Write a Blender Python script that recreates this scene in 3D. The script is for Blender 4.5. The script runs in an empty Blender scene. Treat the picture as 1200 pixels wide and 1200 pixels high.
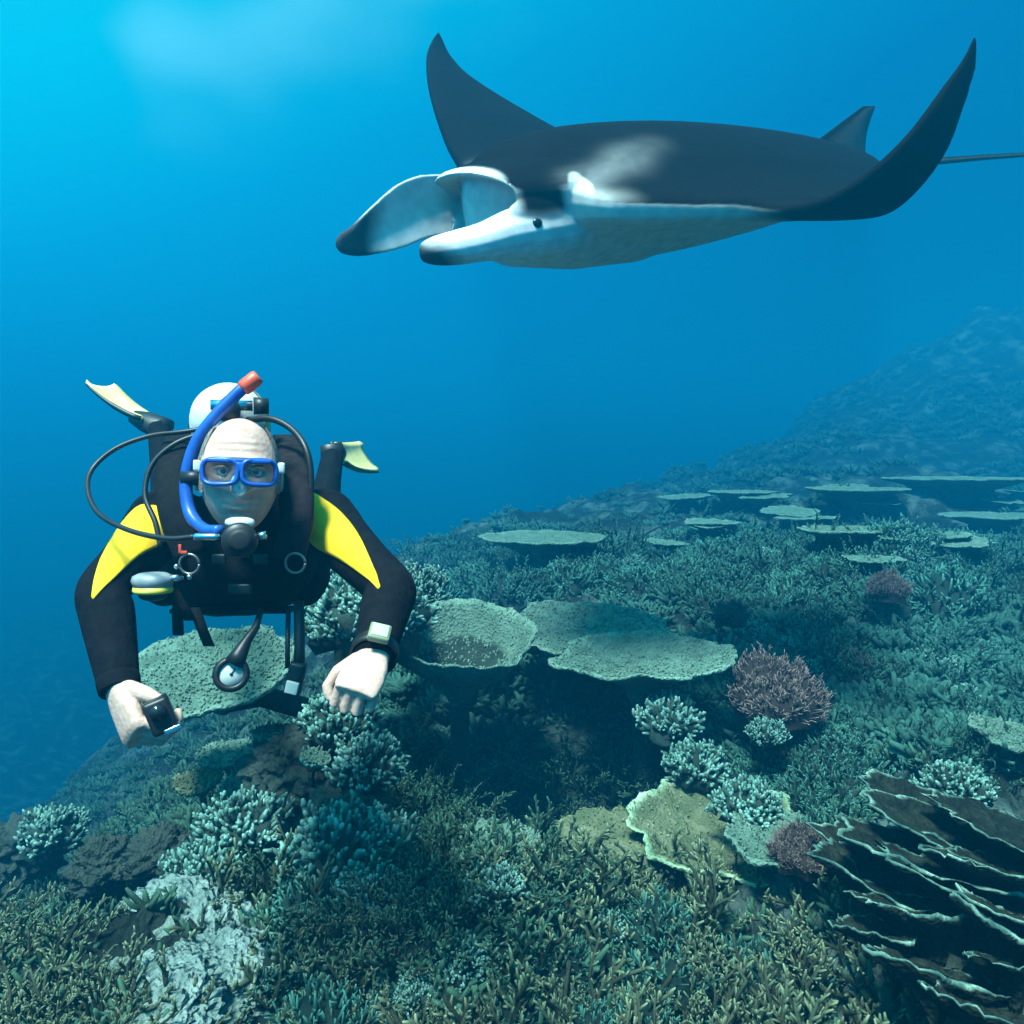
import bpy, bmesh, math, random
import numpy as np
from mathutils import Vector, Matrix, noise as mnoise, Quaternion
R = math.radians
scene = bpy.context.scene
col = scene.collection

# ------------------------------------------------------------------ camera
FPX = 900.0                      # focal length in pixels of a 1200 px wide frame
CAM = Vector((0.0, 0.0, 2.0))
PITCH = R(-4.0)
cam_data = bpy.data.cameras.new('camera')
cam = bpy.data.objects.new('camera', cam_data)
col.objects.link(cam)
cam_data.sensor_width = 36.0
cam_data.lens = 36.0 * FPX / 1200.0
cam_data.clip_start = 0.05
cam_data.clip_end = 500.0
cam.location = CAM
cam.rotation_euler = (R(90) + PITCH, 0, 0)
scene.camera = cam

# ------------------------------------------------------------------ daylight filtered by the sea
SUN_EL, SUN_AZ = R(63), R(-152)        # azimuth from +Y towards +X (negative: to the left, a little behind the camera)
sun_dir = Vector((math.cos(SUN_EL) * math.sin(SUN_AZ), math.cos(SUN_EL) * math.cos(SUN_AZ), math.sin(SUN_EL)))
world = bpy.data.worlds.new('World')
scene.world = world
world.use_nodes = True
wn, wl = world.node_tree.nodes, world.node_tree.links
wn.clear()
wout = wn.new('ShaderNodeOutputWorld')
wbg = wn.new('ShaderNodeBackground')
wsky = wn.new('ShaderNodeTexSky')
wsky.sky_type = 'NISHITA'
wsky.sun_disc = False
wsky.sun_elevation = SUN_EL
wsky.sun_rotation = SUN_AZ
wbg.inputs['Strength'].default_value = 0.085
# the sky's light reaches the eye through more and more water towards the horizontal
wtc = wn.new('ShaderNodeTexCoord')
wdot = wn.new('ShaderNodeVectorMath'); wdot.operation = 'DOT_PRODUCT'
wdot.inputs[1].default_value = (-0.40, 0.0, 0.917)
wl.new(wtc.outputs['Generated'], wdot.inputs[0])
wramp = wn.new('ShaderNodeValToRGB')
wl.new(wdot.outputs['Value'], wramp.inputs['Fac'])
els = wramp.color_ramp.elements
WR = [(0.0, (0.0, 0.025, 0.075)), (0.08, (0.0, 0.06, 0.14)), (0.22, (0.0, 0.20, 0.34)), (0.40, (0.0, 0.72, 0.72)), (0.56, (0.0, 1.6, 1.1)), (1.0, (0.3, 1.6, 1.1))]
els[0].position, els[0].color = WR[0][0], WR[0][1] + (1,)
els[1].position, els[1].color = WR[-1][0], WR[-1][1] + (1,)
for p_, c_ in WR[1:-1]:
    e_ = els.new(p_); e_.color = c_ + (1,)
wmul = wn.new('ShaderNodeMix'); wmul.data_type = 'RGBA'; wmul.blend_type = 'MULTIPLY'
wmul.inputs['Factor'].default_value = 1.0
wl.new(wsky.outputs['Color'], wmul.inputs[6])
wl.new(wramp.outputs['Color'], wmul.inputs[7])
# soft bright patches where the rippled surface passes light
wno = wn.new('ShaderNodeTexNoise'); wno.inputs['Scale'].default_value = 3.2; wno.inputs['Detail'].default_value = 2.0
wmp = wn.new('ShaderNodeMapping'); wmp.inputs['Location'].default_value = (3.7, 1.9, 0.6); wmp.inputs['Scale'].default_value = (1.0, 1.0, 1.8)
wl.new(wtc.outputs['Generated'], wmp.inputs['Vector']); wl.new(wmp.outputs[0], wno.inputs['Vector'])
wp1 = wn.new('ShaderNodeMapRange'); wp1.interpolation_type = 'SMOOTHSTEP'
wp1.inputs['From Min'].default_value = 0.46; wp1.inputs['From Max'].default_value = 0.66; wl.new(wno.outputs['Fac'], wp1.inputs['Value'])
wp2 = wn.new('ShaderNodeMapRange'); wp2.interpolation_type = 'SMOOTHSTEP'
wp2.inputs['From Min'].default_value = 0.40; wp2.inputs['From Max'].default_value = 0.60; wl.new(wdot.outputs['Value'], wp2.inputs['Value'])
wpm = wn.new('ShaderNodeMath'); wpm.operation = 'MULTIPLY'; wl.new(wp1.outputs[0], wpm.inputs[0]); wl.new(wp2.outputs[0], wpm.inputs[1])
wadd = wn.new('ShaderNodeMix'); wadd.data_type = 'RGBA'; wadd.blend_type = 'ADD'
wl.new(wpm.outputs[0], wadd.inputs['Factor']); wl.new(wmul.outputs[2], wadd.inputs[6]); wadd.inputs[7].default_value = (1.4, 1.3, 1.4, 1)
wl.new(wadd.outputs[2], wbg.inputs['Color'])
wl.new(wbg.outputs[0], wout.inputs[0])

sun_data = bpy.data.lights.new('sun', 'SUN')
sun_data.energy = 5.0
sun_data.angle = R(12.0)
sun_data.color = (1.0, 0.96, 0.90)
sun = bpy.data.objects.new('sun', sun_data)
col.objects.link(sun)
sun.rotation_euler = (-sun_dir).to_track_quat('-Z', 'Y').to_euler()

scene.view_settings.view_transform = 'Standard'
scene.view_settings.look = 'None'
scene.view_settings.exposure = 1.58
scene.view_settings.gamma = 1.0
scene.view_settings.use_curve_mapping = False
scene.render.engine = 'CYCLES'
cy = scene.cycles
cy.max_bounces = 4; cy.diffuse_bounces = 1; cy.glossy_bounces = 2; cy.transmission_bounces = 4
cy.transparent_max_bounces = 6; cy.volume_bounces = 0
cy.use_denoising = True
cy.use_adaptive_sampling = True; cy.adaptive_threshold = 0.03
cy.caustics_reflective = False; cy.caustics_refractive = False
cy.sample_clamp_indirect = 3.0

# ------------------------------------------------------------------ helpers
_fw = Vector((0, math.cos(PITCH), math.sin(PITCH)))
_up = Vector((0, -math.sin(PITCH), math.cos(PITCH)))
def at(u, v, d):
    """point seen at photo pixel (u, v) of 1200 at depth d metres"""
    return CAM + _fw * d + Vector((1, 0, 0)) * ((u - 600) / FPX * d) + _up * ((600 - v) / FPX * d)

def tag(o, label=None, cat=None, group=None, kind=None):
    if label: o['label'] = label
    if cat: o['category'] = cat
    if group: o['group'] = group
    if kind: o['kind'] = kind
    return o

def empty(name, loc=(0, 0, 0)):
    o = bpy.data.objects.new(name, None)
    o.empty_display_size = 0.1
    o.location = loc
    col.objects.link(o)
    return o

def mesh_obj(name, verts, faces, mat=None, parent=None, smooth=True):
    me = bpy.data.meshes.new(name)
    me.from_pydata([tuple(v) for v in verts], [], [tuple(f) for f in faces])
    me.update()
    if smooth:
        me.polygons.foreach_set('use_smooth', [True] * len(me.polygons))
    if mat is not None:
        for m in (mat if isinstance(mat, (list, tuple)) else [mat]):
            me.materials.append(m)
    o = bpy.data.objects.new(name, me)
    col.objects.link(o)
    if parent is not None:
        o.parent = parent
    return o

class MB:
    """collects vertices and faces for ONE mesh"""
    def __init__(s): s.v, s.f, s.mi = [], [], []
    def add(s, v, f, mi=0):
        n = len(s.v)
        s.v += [Vector(x) for x in v]
        s.f += [tuple(i + n for i in q) for q in f]
        s.mi += [mi] * len(f)
    def rings(s, rings, cap0=True, cap1=True, closed=True, mi=0):
        n = len(rings[0]); v = [p for r in rings for p in r]; f = []
        m = n if closed else n - 1
        for i in range(len(rings) - 1):
            for j in range(m):
                a, b = i * n + j, i * n + (j + 1) % n
                f.append((a, b, b + n, a + n))
        if cap0: f.append(tuple(range(n - 1, -1, -1)))
        if cap1: f.append(tuple(range((len(rings) - 1) * n, len(rings) * n)))
        s.add(v, f, mi)
    def tube(s, pts, rad, n=10, cap=True, flat=1.0, mi=0, closed_path=False):
        pts = [Vector(p) for p in pts]
        if not isinstance(rad, (list, tuple)): rad = [rad] * len(pts)
        rings = []; nrm = None
        for i, p in enumerate(pts):
            t = (pts[min(i + 1, len(pts) - 1)] - pts[max(i - 1, 0)])
            if t.length < 1e-9: t = Vector((0, 0, 1))
            t.normalize()
            if nrm is None:
                nrm = t.orthogonal().normalized()
            else:
                nrm = (nrm - t * nrm.dot(t))
                nrm = nrm.normalized() if nrm.length > 1e-6 else t.orthogonal().normalized()
            b = t.cross(nrm)
            rings.append([p + (nrm * math.cos(a) + b * math.sin(a) * flat) * rad[i] for a in [2 * math.pi * k / n for k in range(n)]])
        s.rings(rings, cap, cap, True, mi)
    def box(s, c, size, rot=None, bevel=0.0, mi=0):
        bm = bmesh.new()
        bmesh.ops.create_cube(bm, size=1.0)
        bmesh.ops.scale(bm, vec=Vector(size), verts=bm.verts)
        if bevel > 0:
            bmesh.ops.bevel(bm, geom=bm.edges[:], offset=bevel, segments=2, affect='EDGES', profile=0.6)
        M = Matrix.Translation(Vector(c)) @ (rot.to_4x4() if rot is not None else Matrix.Identity(4))
        bmesh.ops.transform(bm, matrix=M, verts=bm.verts)
        bm.verts.index_update()
        s.add([v.co.copy() for v in bm.verts], [[v.index for v in f.verts] for f in bm.faces], mi)
        bm.free()
    def ball(s, c, r, seg=16, rings=10, rot=None, mi=0, disp=None):
        if not isinstance(r, (tuple, list, Vector)): r = (r, r, r)
        v = []; f = []
        for i in range(rings + 1):
            th = math.pi * i / rings
            for j in range(seg):
                ph = 2 * math.pi * j / seg
                d = Vector((math.sin(th) * math.cos(ph), math.sin(th) * math.sin(ph), math.cos(th)))
                k = 1.0 if disp is None else disp(d)
                p = Vector((d.x * r[0], d.y * r[1], d.z * r[2])) * k
                if rot is not None: p = rot @ p
                v.append(p + Vector(c))
        for i in range(rings):
            for j in range(seg):
                a, b = i * seg + j, i * seg + (j + 1) % seg
                f.append((a, a + seg, b + seg, b))
        s.add(v, f, mi)
    def lathe(s, prof, M=None, n=24, mi=0, cap=True):
        """prof: (radius, height) along local z, M places it"""
        M = M or Matrix.Identity(4)
        rings = [[M @ Vector((r * math.cos(a), r * math.sin(a), h)) for a in [2 * math.pi * k / n for k in range(n)]] for r, h in prof]
        s.rings(rings, cap, cap, True, mi)
    def build(s, name, mat=None, parent=None, smooth=True):
        o = mesh_obj(name, s.v, s.f, mat, parent, smooth)
        if any(s.mi): o.data.polygons.foreach_set('material_index', s.mi)
        bm = bmesh.new(); bm.from_mesh(o.data)
        bmesh.ops.remove_doubles(bm, verts=bm.verts, dist=1e-5)
        bmesh.ops.recalc_face_normals(bm, faces=bm.faces)
        bm.to_mesh(o.data); bm.free()
        return o

def cr(pts, n=8):
    """Catmull-Rom through points (tuples of any length) -> list"""
    P = [np.array(p, float) for p in pts]
    P = [2 * P[0] - P[1]] + P + [2 * P[-1] - P[-2]]
    out = []
    for i in range(1, len(P) - 2):
        for k in range(n):
            t = k / n
            out.append(0.5 * (2 * P[i] + (P[i + 1] - P[i - 1]) * t + (2 * P[i - 1] - 5 * P[i] + 4 * P[i + 1] - P[i + 2]) * t * t + (3 * P[i] - P[i - 1] - 3 * P[i + 1] + P[i + 2]) * t ** 3))
    out.append(P[-2])
    return out

def remesh(o, voxel, smooth_it=4, fac=0.5):
    m = o.modifiers.new('r', 'REMESH'); m.mode = 'VOXEL'; m.voxel_size = voxel; m.use_smooth_shade = True
    if smooth_it:
        k = o.modifiers.new('s', 'SMOOTH'); k.iterations = smooth_it; k.factor = fac
    dg = bpy.context.evaluated_depsgraph_get()
    dg.update()
    me = bpy.data.meshes.new_from_object(o.evaluated_get(dg))
    old = o.data
    o.modifiers.clear(); o.data = me
    bpy.data.meshes.remove(old)
    me.polygons.foreach_set('use_smooth', [True] * len(me.polygons))
    return o

def lerp(a, b, t): return a + (b - a) * t
def sstep(a, b, x):
    t = min(1.0, max(0.0, (x - a) / (b - a))); return t * t * (3 - 2 * t)
def nz(p, sc=1.0, oct=4, seed=0.0):
    return mnoise.fractal(Vector((p[0] * sc + seed, p[1] * sc - seed * 1.7, p[2] * sc + seed * .3)), 0.6, 2.1, oct)

# ------------------------------------------------------------------ materials
def mat(name, c1, c2=None, scale=8.0, rough=0.8, bump=0.0, bscale=40.0, spec=0.3, coord='Object', c3=None, detail=5.0, dist=0.02, metallic=0.0, attr=None, coat=0.0, cell=0.0, var=0.06):
    m = bpy.data.materials.new(name); m.use_nodes = True
    nt = m.node_tree; N = nt.nodes; Lk = nt.links
    b = N['Principled BSDF']
    b.inputs['Roughness'].default_value = rough
    b.inputs['Specular IOR Level'].default_value = spec
    b.inputs['Metallic'].default_value = metallic
    b.inputs['Coat Weight'].default_value = coat
    tc = N.new('ShaderNodeTexCoord')
    if c2 is not None:
        n1 = N.new('ShaderNodeTexNoise'); n1.inputs['Scale'].default_value = scale; n1.inputs['Detail'].default_value = detail
        n1.inputs['Roughness'].default_value = 0.62
        Lk.new(tc.outputs[coord], n1.inputs['Vector'])
        r = N.new('ShaderNodeValToRGB'); Lk.new(n1.outputs['Fac'], r.inputs['Fac'])
        r.color_ramp.elements[0].position = 0.34; r.color_ramp.elements[0].color = tuple(c1) + (1,)
        r.color_ramp.elements[1].position = 0.66; r.color_ramp.elements[1].color = tuple(c2) + (1,)
        if c3 is not None:
            e = r.color_ramp.elements.new(0.5); e.color = tuple(c3) + (1,)
        src = r.outputs['Color']
        oi = N.new('ShaderNodeObjectInfo')
        hs = N.new('ShaderNodeHueSaturation')
        mr = N.new('ShaderNodeMapRange'); Lk.new(oi.outputs['Random'], mr.inputs['Value'])
        mr.inputs['To Min'].default_value = 1 - var; mr.inputs['To Max'].default_value = 1 + var
        Lk.new(mr.outputs[0], hs.inputs['Value']); Lk.new(src, hs.inputs['Color'])
        src = hs.outputs['Color']
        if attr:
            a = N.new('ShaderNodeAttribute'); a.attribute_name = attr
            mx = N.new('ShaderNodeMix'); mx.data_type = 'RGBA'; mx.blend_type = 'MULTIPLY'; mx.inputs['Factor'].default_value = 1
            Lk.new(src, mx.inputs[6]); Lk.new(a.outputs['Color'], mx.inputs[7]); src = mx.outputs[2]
        Lk.new(src, b.inputs['Base Color'])
    else:
        b.inputs['Base Color'].default_value = tuple(c1) + (1,)
    if bump > 0:
        n2 = N.new('ShaderNodeTexNoise'); n2.inputs['Scale'].default_value = bscale; n2.inputs['Detail'].default_value = 4
        Lk.new(tc.outputs[coord], n2.inputs['Vector'])
        h = n2.outputs['Fac']
        if cell > 0:
            vo = N.new('ShaderNodeTexVoronoi'); vo.inputs['Scale'].default_value = cell
            Lk.new(tc.outputs[coord], vo.inputs['Vector'])
            ad = N.new('ShaderNodeMath'); ad.operation = 'ADD'
            Lk.new(h, ad.inputs[0]); Lk.new(vo.outputs['Distance'], ad.inputs[1]); h = ad.outputs[0]
        bp = N.new('ShaderNodeBump'); bp.inputs['Strength'].default_value = bump; bp.inputs['Distance'].default_value = dist
        Lk.new(h, bp.inputs['Height']); Lk.new(bp.outputs['Normal'], b.inputs['Normal'])
    return m

# ------------------------------------------------------------------ sea bed
BUMPS = [(0.10, 3.72, -0.90, .80, .55), (-0.72, 3.75, 0.42, .34, .40), (-0.95, 3.0, -0.25, .45, .35), (0.75, 4.7, 0.12, .7, .5),
         (1.1, 2.7, 0.12, .5, .4), (1.55, 2.15, 0.10, .35, .4), (-1.35, 2.25, 0.05, .4, .4), (-0.3, 2.9, 0.10, .3, .3),
         (-2.6, 4.6, 0.25, .8, .6), (1.9, 3.6, 0.22, .6, .5), (3.5, 7.5, 0.35, 1.6, .9), (6.0, 13.0, 0.5, 2.2, 1.2), (1.2, 9.6, 0.2, 1.2, .9), (9.0, 18.0, 0.7, 3.0, 1.5)]
def edge_x(y):
    return float(np.interp(y, [0, 2, 3, 4, 6, 9, 12, 18, 24, 30, 38, 60, 90], [-2.6, -1.9, -1.35, -1.0, -0.9, -1.2, -1.5, 0.5, 3.2, 8.0, 14.0, 34, 70]))
def ground_base(x, y):
    z = 0.42 + 0.07 * min(3.5, max(0.0, y - 2.5)) + 0.012 * max(0.0, y - 6)
    z += 0.03 * max(0.0, min(x, 6) - 1.0) * min(1.0, y / 6)
    z += 7.0 * math.exp(-((x - 23) / 9.0) ** 2 - ((y - 36) / 9.5) ** 2)
    z += 0.9 * math.exp(-((x - 12) / 6.0) ** 2 - ((y - 27) / 5.0) ** 2)
    for bx, by, a, sx, sy in BUMPS:
        z += a * math.exp(-((x - bx) / sx) ** 2 - ((y - by) / sy) ** 2)
    d = edge_x(y) - x
    w = 1.2 + 0.10 * max(0, y - 6)
    if d > -w:
        t = (d + w) * 1.2 / w if d < 0 else d + 1.2
        z -= 0.16 * t * t if t < 2.2 else 0.774 + 0.704 * (t - 2.2)
    if y > 58: z -= 0.35 * (y - 58)
    return max(z, -9.0)
def ground(x, y, fine=True):
    z = ground_base(x, y)
    z += 0.17 * nz((x, y, 0), 0.8, 4, 3.0) + 0.09 * nz((x, y, 0), 2.1, 2, 8.0)
    if y > 6: z += 0.45 * min(1, (y - 6) / 14) * nz((x, y, 0), 0.28, 3, 6.0) + 1.1 * sstep(14, 30, y) * nz((x, y, 0), 0.13, 4, 2.0)
    if fine:
        z += 0.085 * abs(nz((x, y, z), 3.3, 3, 9.0)) + 0.05 * nz((x, y, z), 9.0, 2, 5.0)
    return z
def build_ground():
    na, nr = 420, 420
    v = []; f = []
    for i in range(nr + 1):
        r = 0.35 * (105.0 / 0.35) ** (i / nr)
        for j in range(na + 1):
            a = R(lerp(-118, 118, j / na))
            x, y = r * math.sin(a), r * math.cos(a)
            v.append((x, y, ground(x, y)))
    for i in range(nr):
        for j in range(na):
            a = i * (na + 1) + j
            f.append((a, a + na + 1, a + na + 2, a + 1))
    m = mat('reef_rock', (.006, .010, .009), (.13, .18, .16), 1.6, .9, 1.0, 30, .1, c3=(.018, .028, .023), detail=8, dist=.05, cell=22)
    o = mesh_obj('seabed', v, f, m)
    tag(o, 'coral covered reef slope and sea bed', None, kind='structure')
build_ground()

# ------------------------------------------------------------------ corals
def set_attr(o, vals):
    ca = o.data.color_attributes.new('tint', 'FLOAT_COLOR', 'POINT')
    t_ = np.array(vals, float)
    a = np.ones((len(t_), 4)); a[:, :3] = t_[:, None] if np.all(t_ < 3.5) else 1 + (t_[:, None] - 1) * np.array([.80, 1.05, 1.25])
    ca.data.foreach_set('color', a.ravel())

class Twig:
    """raw branch collector: five-sided tapering twigs"""
    def __init__(s): s.v, s.f, s.t = [], [], []
    def twig(s, pts, rad, tip0, tip1, n=5):
        base = len(s.v); k = len(pts); nrm = None
        for i, p in enumerate(pts):
            t = pts[min(i + 1, k - 1)] - pts[max(i - 1, 0)]; t.normalize()
            if nrm is None: nrm = t.orthogonal().normalized()
            else: nrm = (nrm - t * nrm.dot(t)).normalized()
            b = t.cross(nrm)
            for j in range(n):
                a = 2 * math.pi * j / n
                s.v.append(p + (nrm * math.cos(a) + b * math.sin(a)) * rad[i])
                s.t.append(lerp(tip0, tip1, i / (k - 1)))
        for i in range(k - 1):
            for j in range(n):
                a = base + i * n + j; c = base + i * n + (j + 1) % n
                s.f.append((a, c, c + n, a + n))
        s.f.append(tuple(base + (k - 1) * n + j for j in range(n)))
    def grow(s, rng, p, d, ln, r, level, maxlev, nsub, up=.25, short=False):
        segs = 4 if level == 0 else (3 if level == 1 else 2)
        pts = [p.copy()]; q = p.copy(); dd = d.copy()
        for i in range(segs):
            dd = (dd + Vector((rng.uniform(-.22, .22), rng.uniform(-.22, .22), rng.uniform(-.1, .22) + up * .3))).normalized()
            q = q + dd * (ln / segs); pts.append(q.copy())
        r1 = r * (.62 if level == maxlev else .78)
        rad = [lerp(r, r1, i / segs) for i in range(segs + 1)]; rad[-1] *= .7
        s.twig(pts, rad, .30 if level == 0 else .42, .55 if level == 0 and maxlev > 0 else (1.4 if level < maxlev else 4.2))  # tips naturally pale; bases tinted darker and tips brighter to exaggerate shading contrast
        if level < maxlev:
            for k in range(nsub[level]):
                t = (k + rng.uniform(.3, 1.0)) / nsub[level] * (segs - .4) + .35
                i = min(int(t), segs - 1); base = lerp(pts[i], pts[i + 1], t - int(t))
                axis = (pts[i + 1] - pts[i]).normalized()
                side = axis.orthogonal().normalized(); side.rotate(Quaternion(axis, rng.uniform(0, 6.283)))
                an = R(rng.uniform(32, 62))
                nd = (axis * math.cos(an) + side * math.sin(an) + Vector((0, 0, .15))).normalized()
                s.grow(rng, base, nd, (ln * rng.uniform(.38, .62) if level == 0 or not short else rng.uniform(.022, .042)), r * .80, level + 1, maxlev, nsub, up, short)
    def mesh(s, name, m):
        me = bpy.data.meshes.new(name)
        me.from_pydata([tuple(p) for p in s.v], [], s.f); me.update()
        me.polygons.foreach_set('use_smooth', [True] * len(me.polygons))
        me.materials.append(m)
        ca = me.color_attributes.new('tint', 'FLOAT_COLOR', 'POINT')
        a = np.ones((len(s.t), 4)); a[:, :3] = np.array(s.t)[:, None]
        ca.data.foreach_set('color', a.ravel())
        return me

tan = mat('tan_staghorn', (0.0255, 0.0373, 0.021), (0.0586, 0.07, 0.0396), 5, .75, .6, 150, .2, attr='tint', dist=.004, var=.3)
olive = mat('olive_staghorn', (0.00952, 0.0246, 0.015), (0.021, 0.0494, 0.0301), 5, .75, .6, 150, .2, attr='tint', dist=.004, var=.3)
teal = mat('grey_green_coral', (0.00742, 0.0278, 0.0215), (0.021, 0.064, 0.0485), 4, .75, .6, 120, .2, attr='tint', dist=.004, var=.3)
reddish = mat('red_brown_coral', (0.048, 0.0336, 0.0304), (0.1, 0.0704, 0.064), 6, .75, .6, 120, .2, attr='tint', dist=.004)
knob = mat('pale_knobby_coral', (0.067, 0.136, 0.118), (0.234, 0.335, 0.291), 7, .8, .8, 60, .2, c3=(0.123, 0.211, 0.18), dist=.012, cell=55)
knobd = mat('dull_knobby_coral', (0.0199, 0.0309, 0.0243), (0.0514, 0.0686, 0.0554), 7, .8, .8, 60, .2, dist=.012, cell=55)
table_m = mat('table_coral', (0.081, 0.139, 0.103), (0.142, 0.232, 0.176), 9, .85, .9, 70, .15, c3=(0.108, 0.183, 0.138), attr='tint', dist=.012, cell=70)
table_y = mat('yellow_green_table_coral', (0.075, 0.1, 0.0525), (0.188, 0.2, 0.115), 9, .85, .9, 70, .15, c3=(0.119, 0.138, 0.075), attr='tint', dist=.012, cell=70)
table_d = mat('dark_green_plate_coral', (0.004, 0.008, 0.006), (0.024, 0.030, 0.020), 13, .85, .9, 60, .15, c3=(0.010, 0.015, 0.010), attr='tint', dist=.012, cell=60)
sandm = mat('pale_coral_rubble', (0.121, 0.18, 0.158), (0.278, 0.36, 0.326), 8, .9, .9, 40, .1, c3=(0.193, 0.264, 0.236), dist=.02, cell=40)

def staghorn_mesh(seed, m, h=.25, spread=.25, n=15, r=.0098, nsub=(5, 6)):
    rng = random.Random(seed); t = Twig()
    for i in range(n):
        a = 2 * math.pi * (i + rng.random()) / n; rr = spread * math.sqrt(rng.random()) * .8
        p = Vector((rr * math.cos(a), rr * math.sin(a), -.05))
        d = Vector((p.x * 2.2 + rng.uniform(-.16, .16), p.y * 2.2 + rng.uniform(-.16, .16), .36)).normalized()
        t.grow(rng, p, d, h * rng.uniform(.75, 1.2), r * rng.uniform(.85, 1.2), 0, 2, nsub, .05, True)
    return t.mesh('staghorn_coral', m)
def bushy_mesh(seed, m, w=.26, h=.20, n=230, r=.0085, l0=.045, l1=.085):
    """a dome of short stubby fingers over a solid core"""
    rng = random.Random(seed); t = Twig()
    kk = lambda d: 1 + .42 * nz(d, 1.9, 3, seed)
    na, nr = 18, 8
    base = len(t.v)
    for i in range(nr + 1):
        th = R(118) * i / nr
        for j in range(na):
            ph = 2 * math.pi * j / na; d = Vector((math.sin(th) * math.cos(ph), math.sin(th) * math.sin(ph), math.cos(th)))
            k = kk(d) * .80; t.v.append(Vector((d.x * w * k, d.y * w * k, d.z * h * k))); t.t.append(.4)  # dome tinted dark, painting in shade between the fingers
    for i in range(nr):
        for j in range(na):
            a = base + i * na + j; c = base + i * na + (j + 1) % na; t.f.append((a, a + na, c + na, c))
    for i in range(n):
        z = rng.uniform(-.1, 1); a = rng.uniform(0, 6.283); u = math.sqrt(max(0, 1 - z * z))
        d = Vector((u * math.cos(a), u * math.sin(a), z))
        k = kk(d); e = Vector((d.x * w * k, d.y * w * k, d.z * h * k)); p = e * .76
        nd = (Vector((d.x, d.y, d.z + .25)) + Vector((rng.uniform(-.5, .5), rng.uniform(-.5, .5), rng.uniform(-.3, .5)))).normalized()
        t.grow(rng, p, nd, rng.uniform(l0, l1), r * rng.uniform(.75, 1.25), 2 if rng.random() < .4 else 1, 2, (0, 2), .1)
    return t.mesh('bushy_coral', m)
def knobby_mesh(seed, m, sub=5, sx=.2, sz=.15, knobs=9.0, amp=.34):
    bm = bmesh.new(); bmesh.ops.create_icosphere(bm, subdivisions=sub, radius=1.0)
    for v in bm.verts:
        d = v.co.normalized()
        k = 1 + .28 * nz(d, 1.3, 3, seed) 
        c = mnoise.voronoi(d * knobs * .5 + Vector((seed, 0, 0)))[0]
        k += amp * (0.45 - c[0]) - .10 * mnoise.voronoi(d * knobs * 1.3 + Vector((0, seed, 0)))[0][0] + .04 * nz(d, 9, 2, seed)
        v.co = Vector((d.x * sx * k, d.y * sx * k, d.z * sz * k))
    me = bpy.data.meshes.new('knobby_coral'); bm.to_mesh(me); bm.free()
    me.polygons.foreach_set('use_smooth', [True] * len(me.polygons)); me.materials.append(m)
    return me

def put(name, me, loc, rz=0, sc=1.0, label=None, cat=None, group=None, tilt=(0, 0), parent=None):
    o = bpy.data.objects.new(name, me); col.objects.link(o)
    o.location = loc; o.rotation_euler = (tilt[0], tilt[1], rz)
    o.scale = (sc, sc, sc) if not isinstance(sc, tuple) else sc
    if label: tag(o, label, cat, group)
    return o

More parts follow.
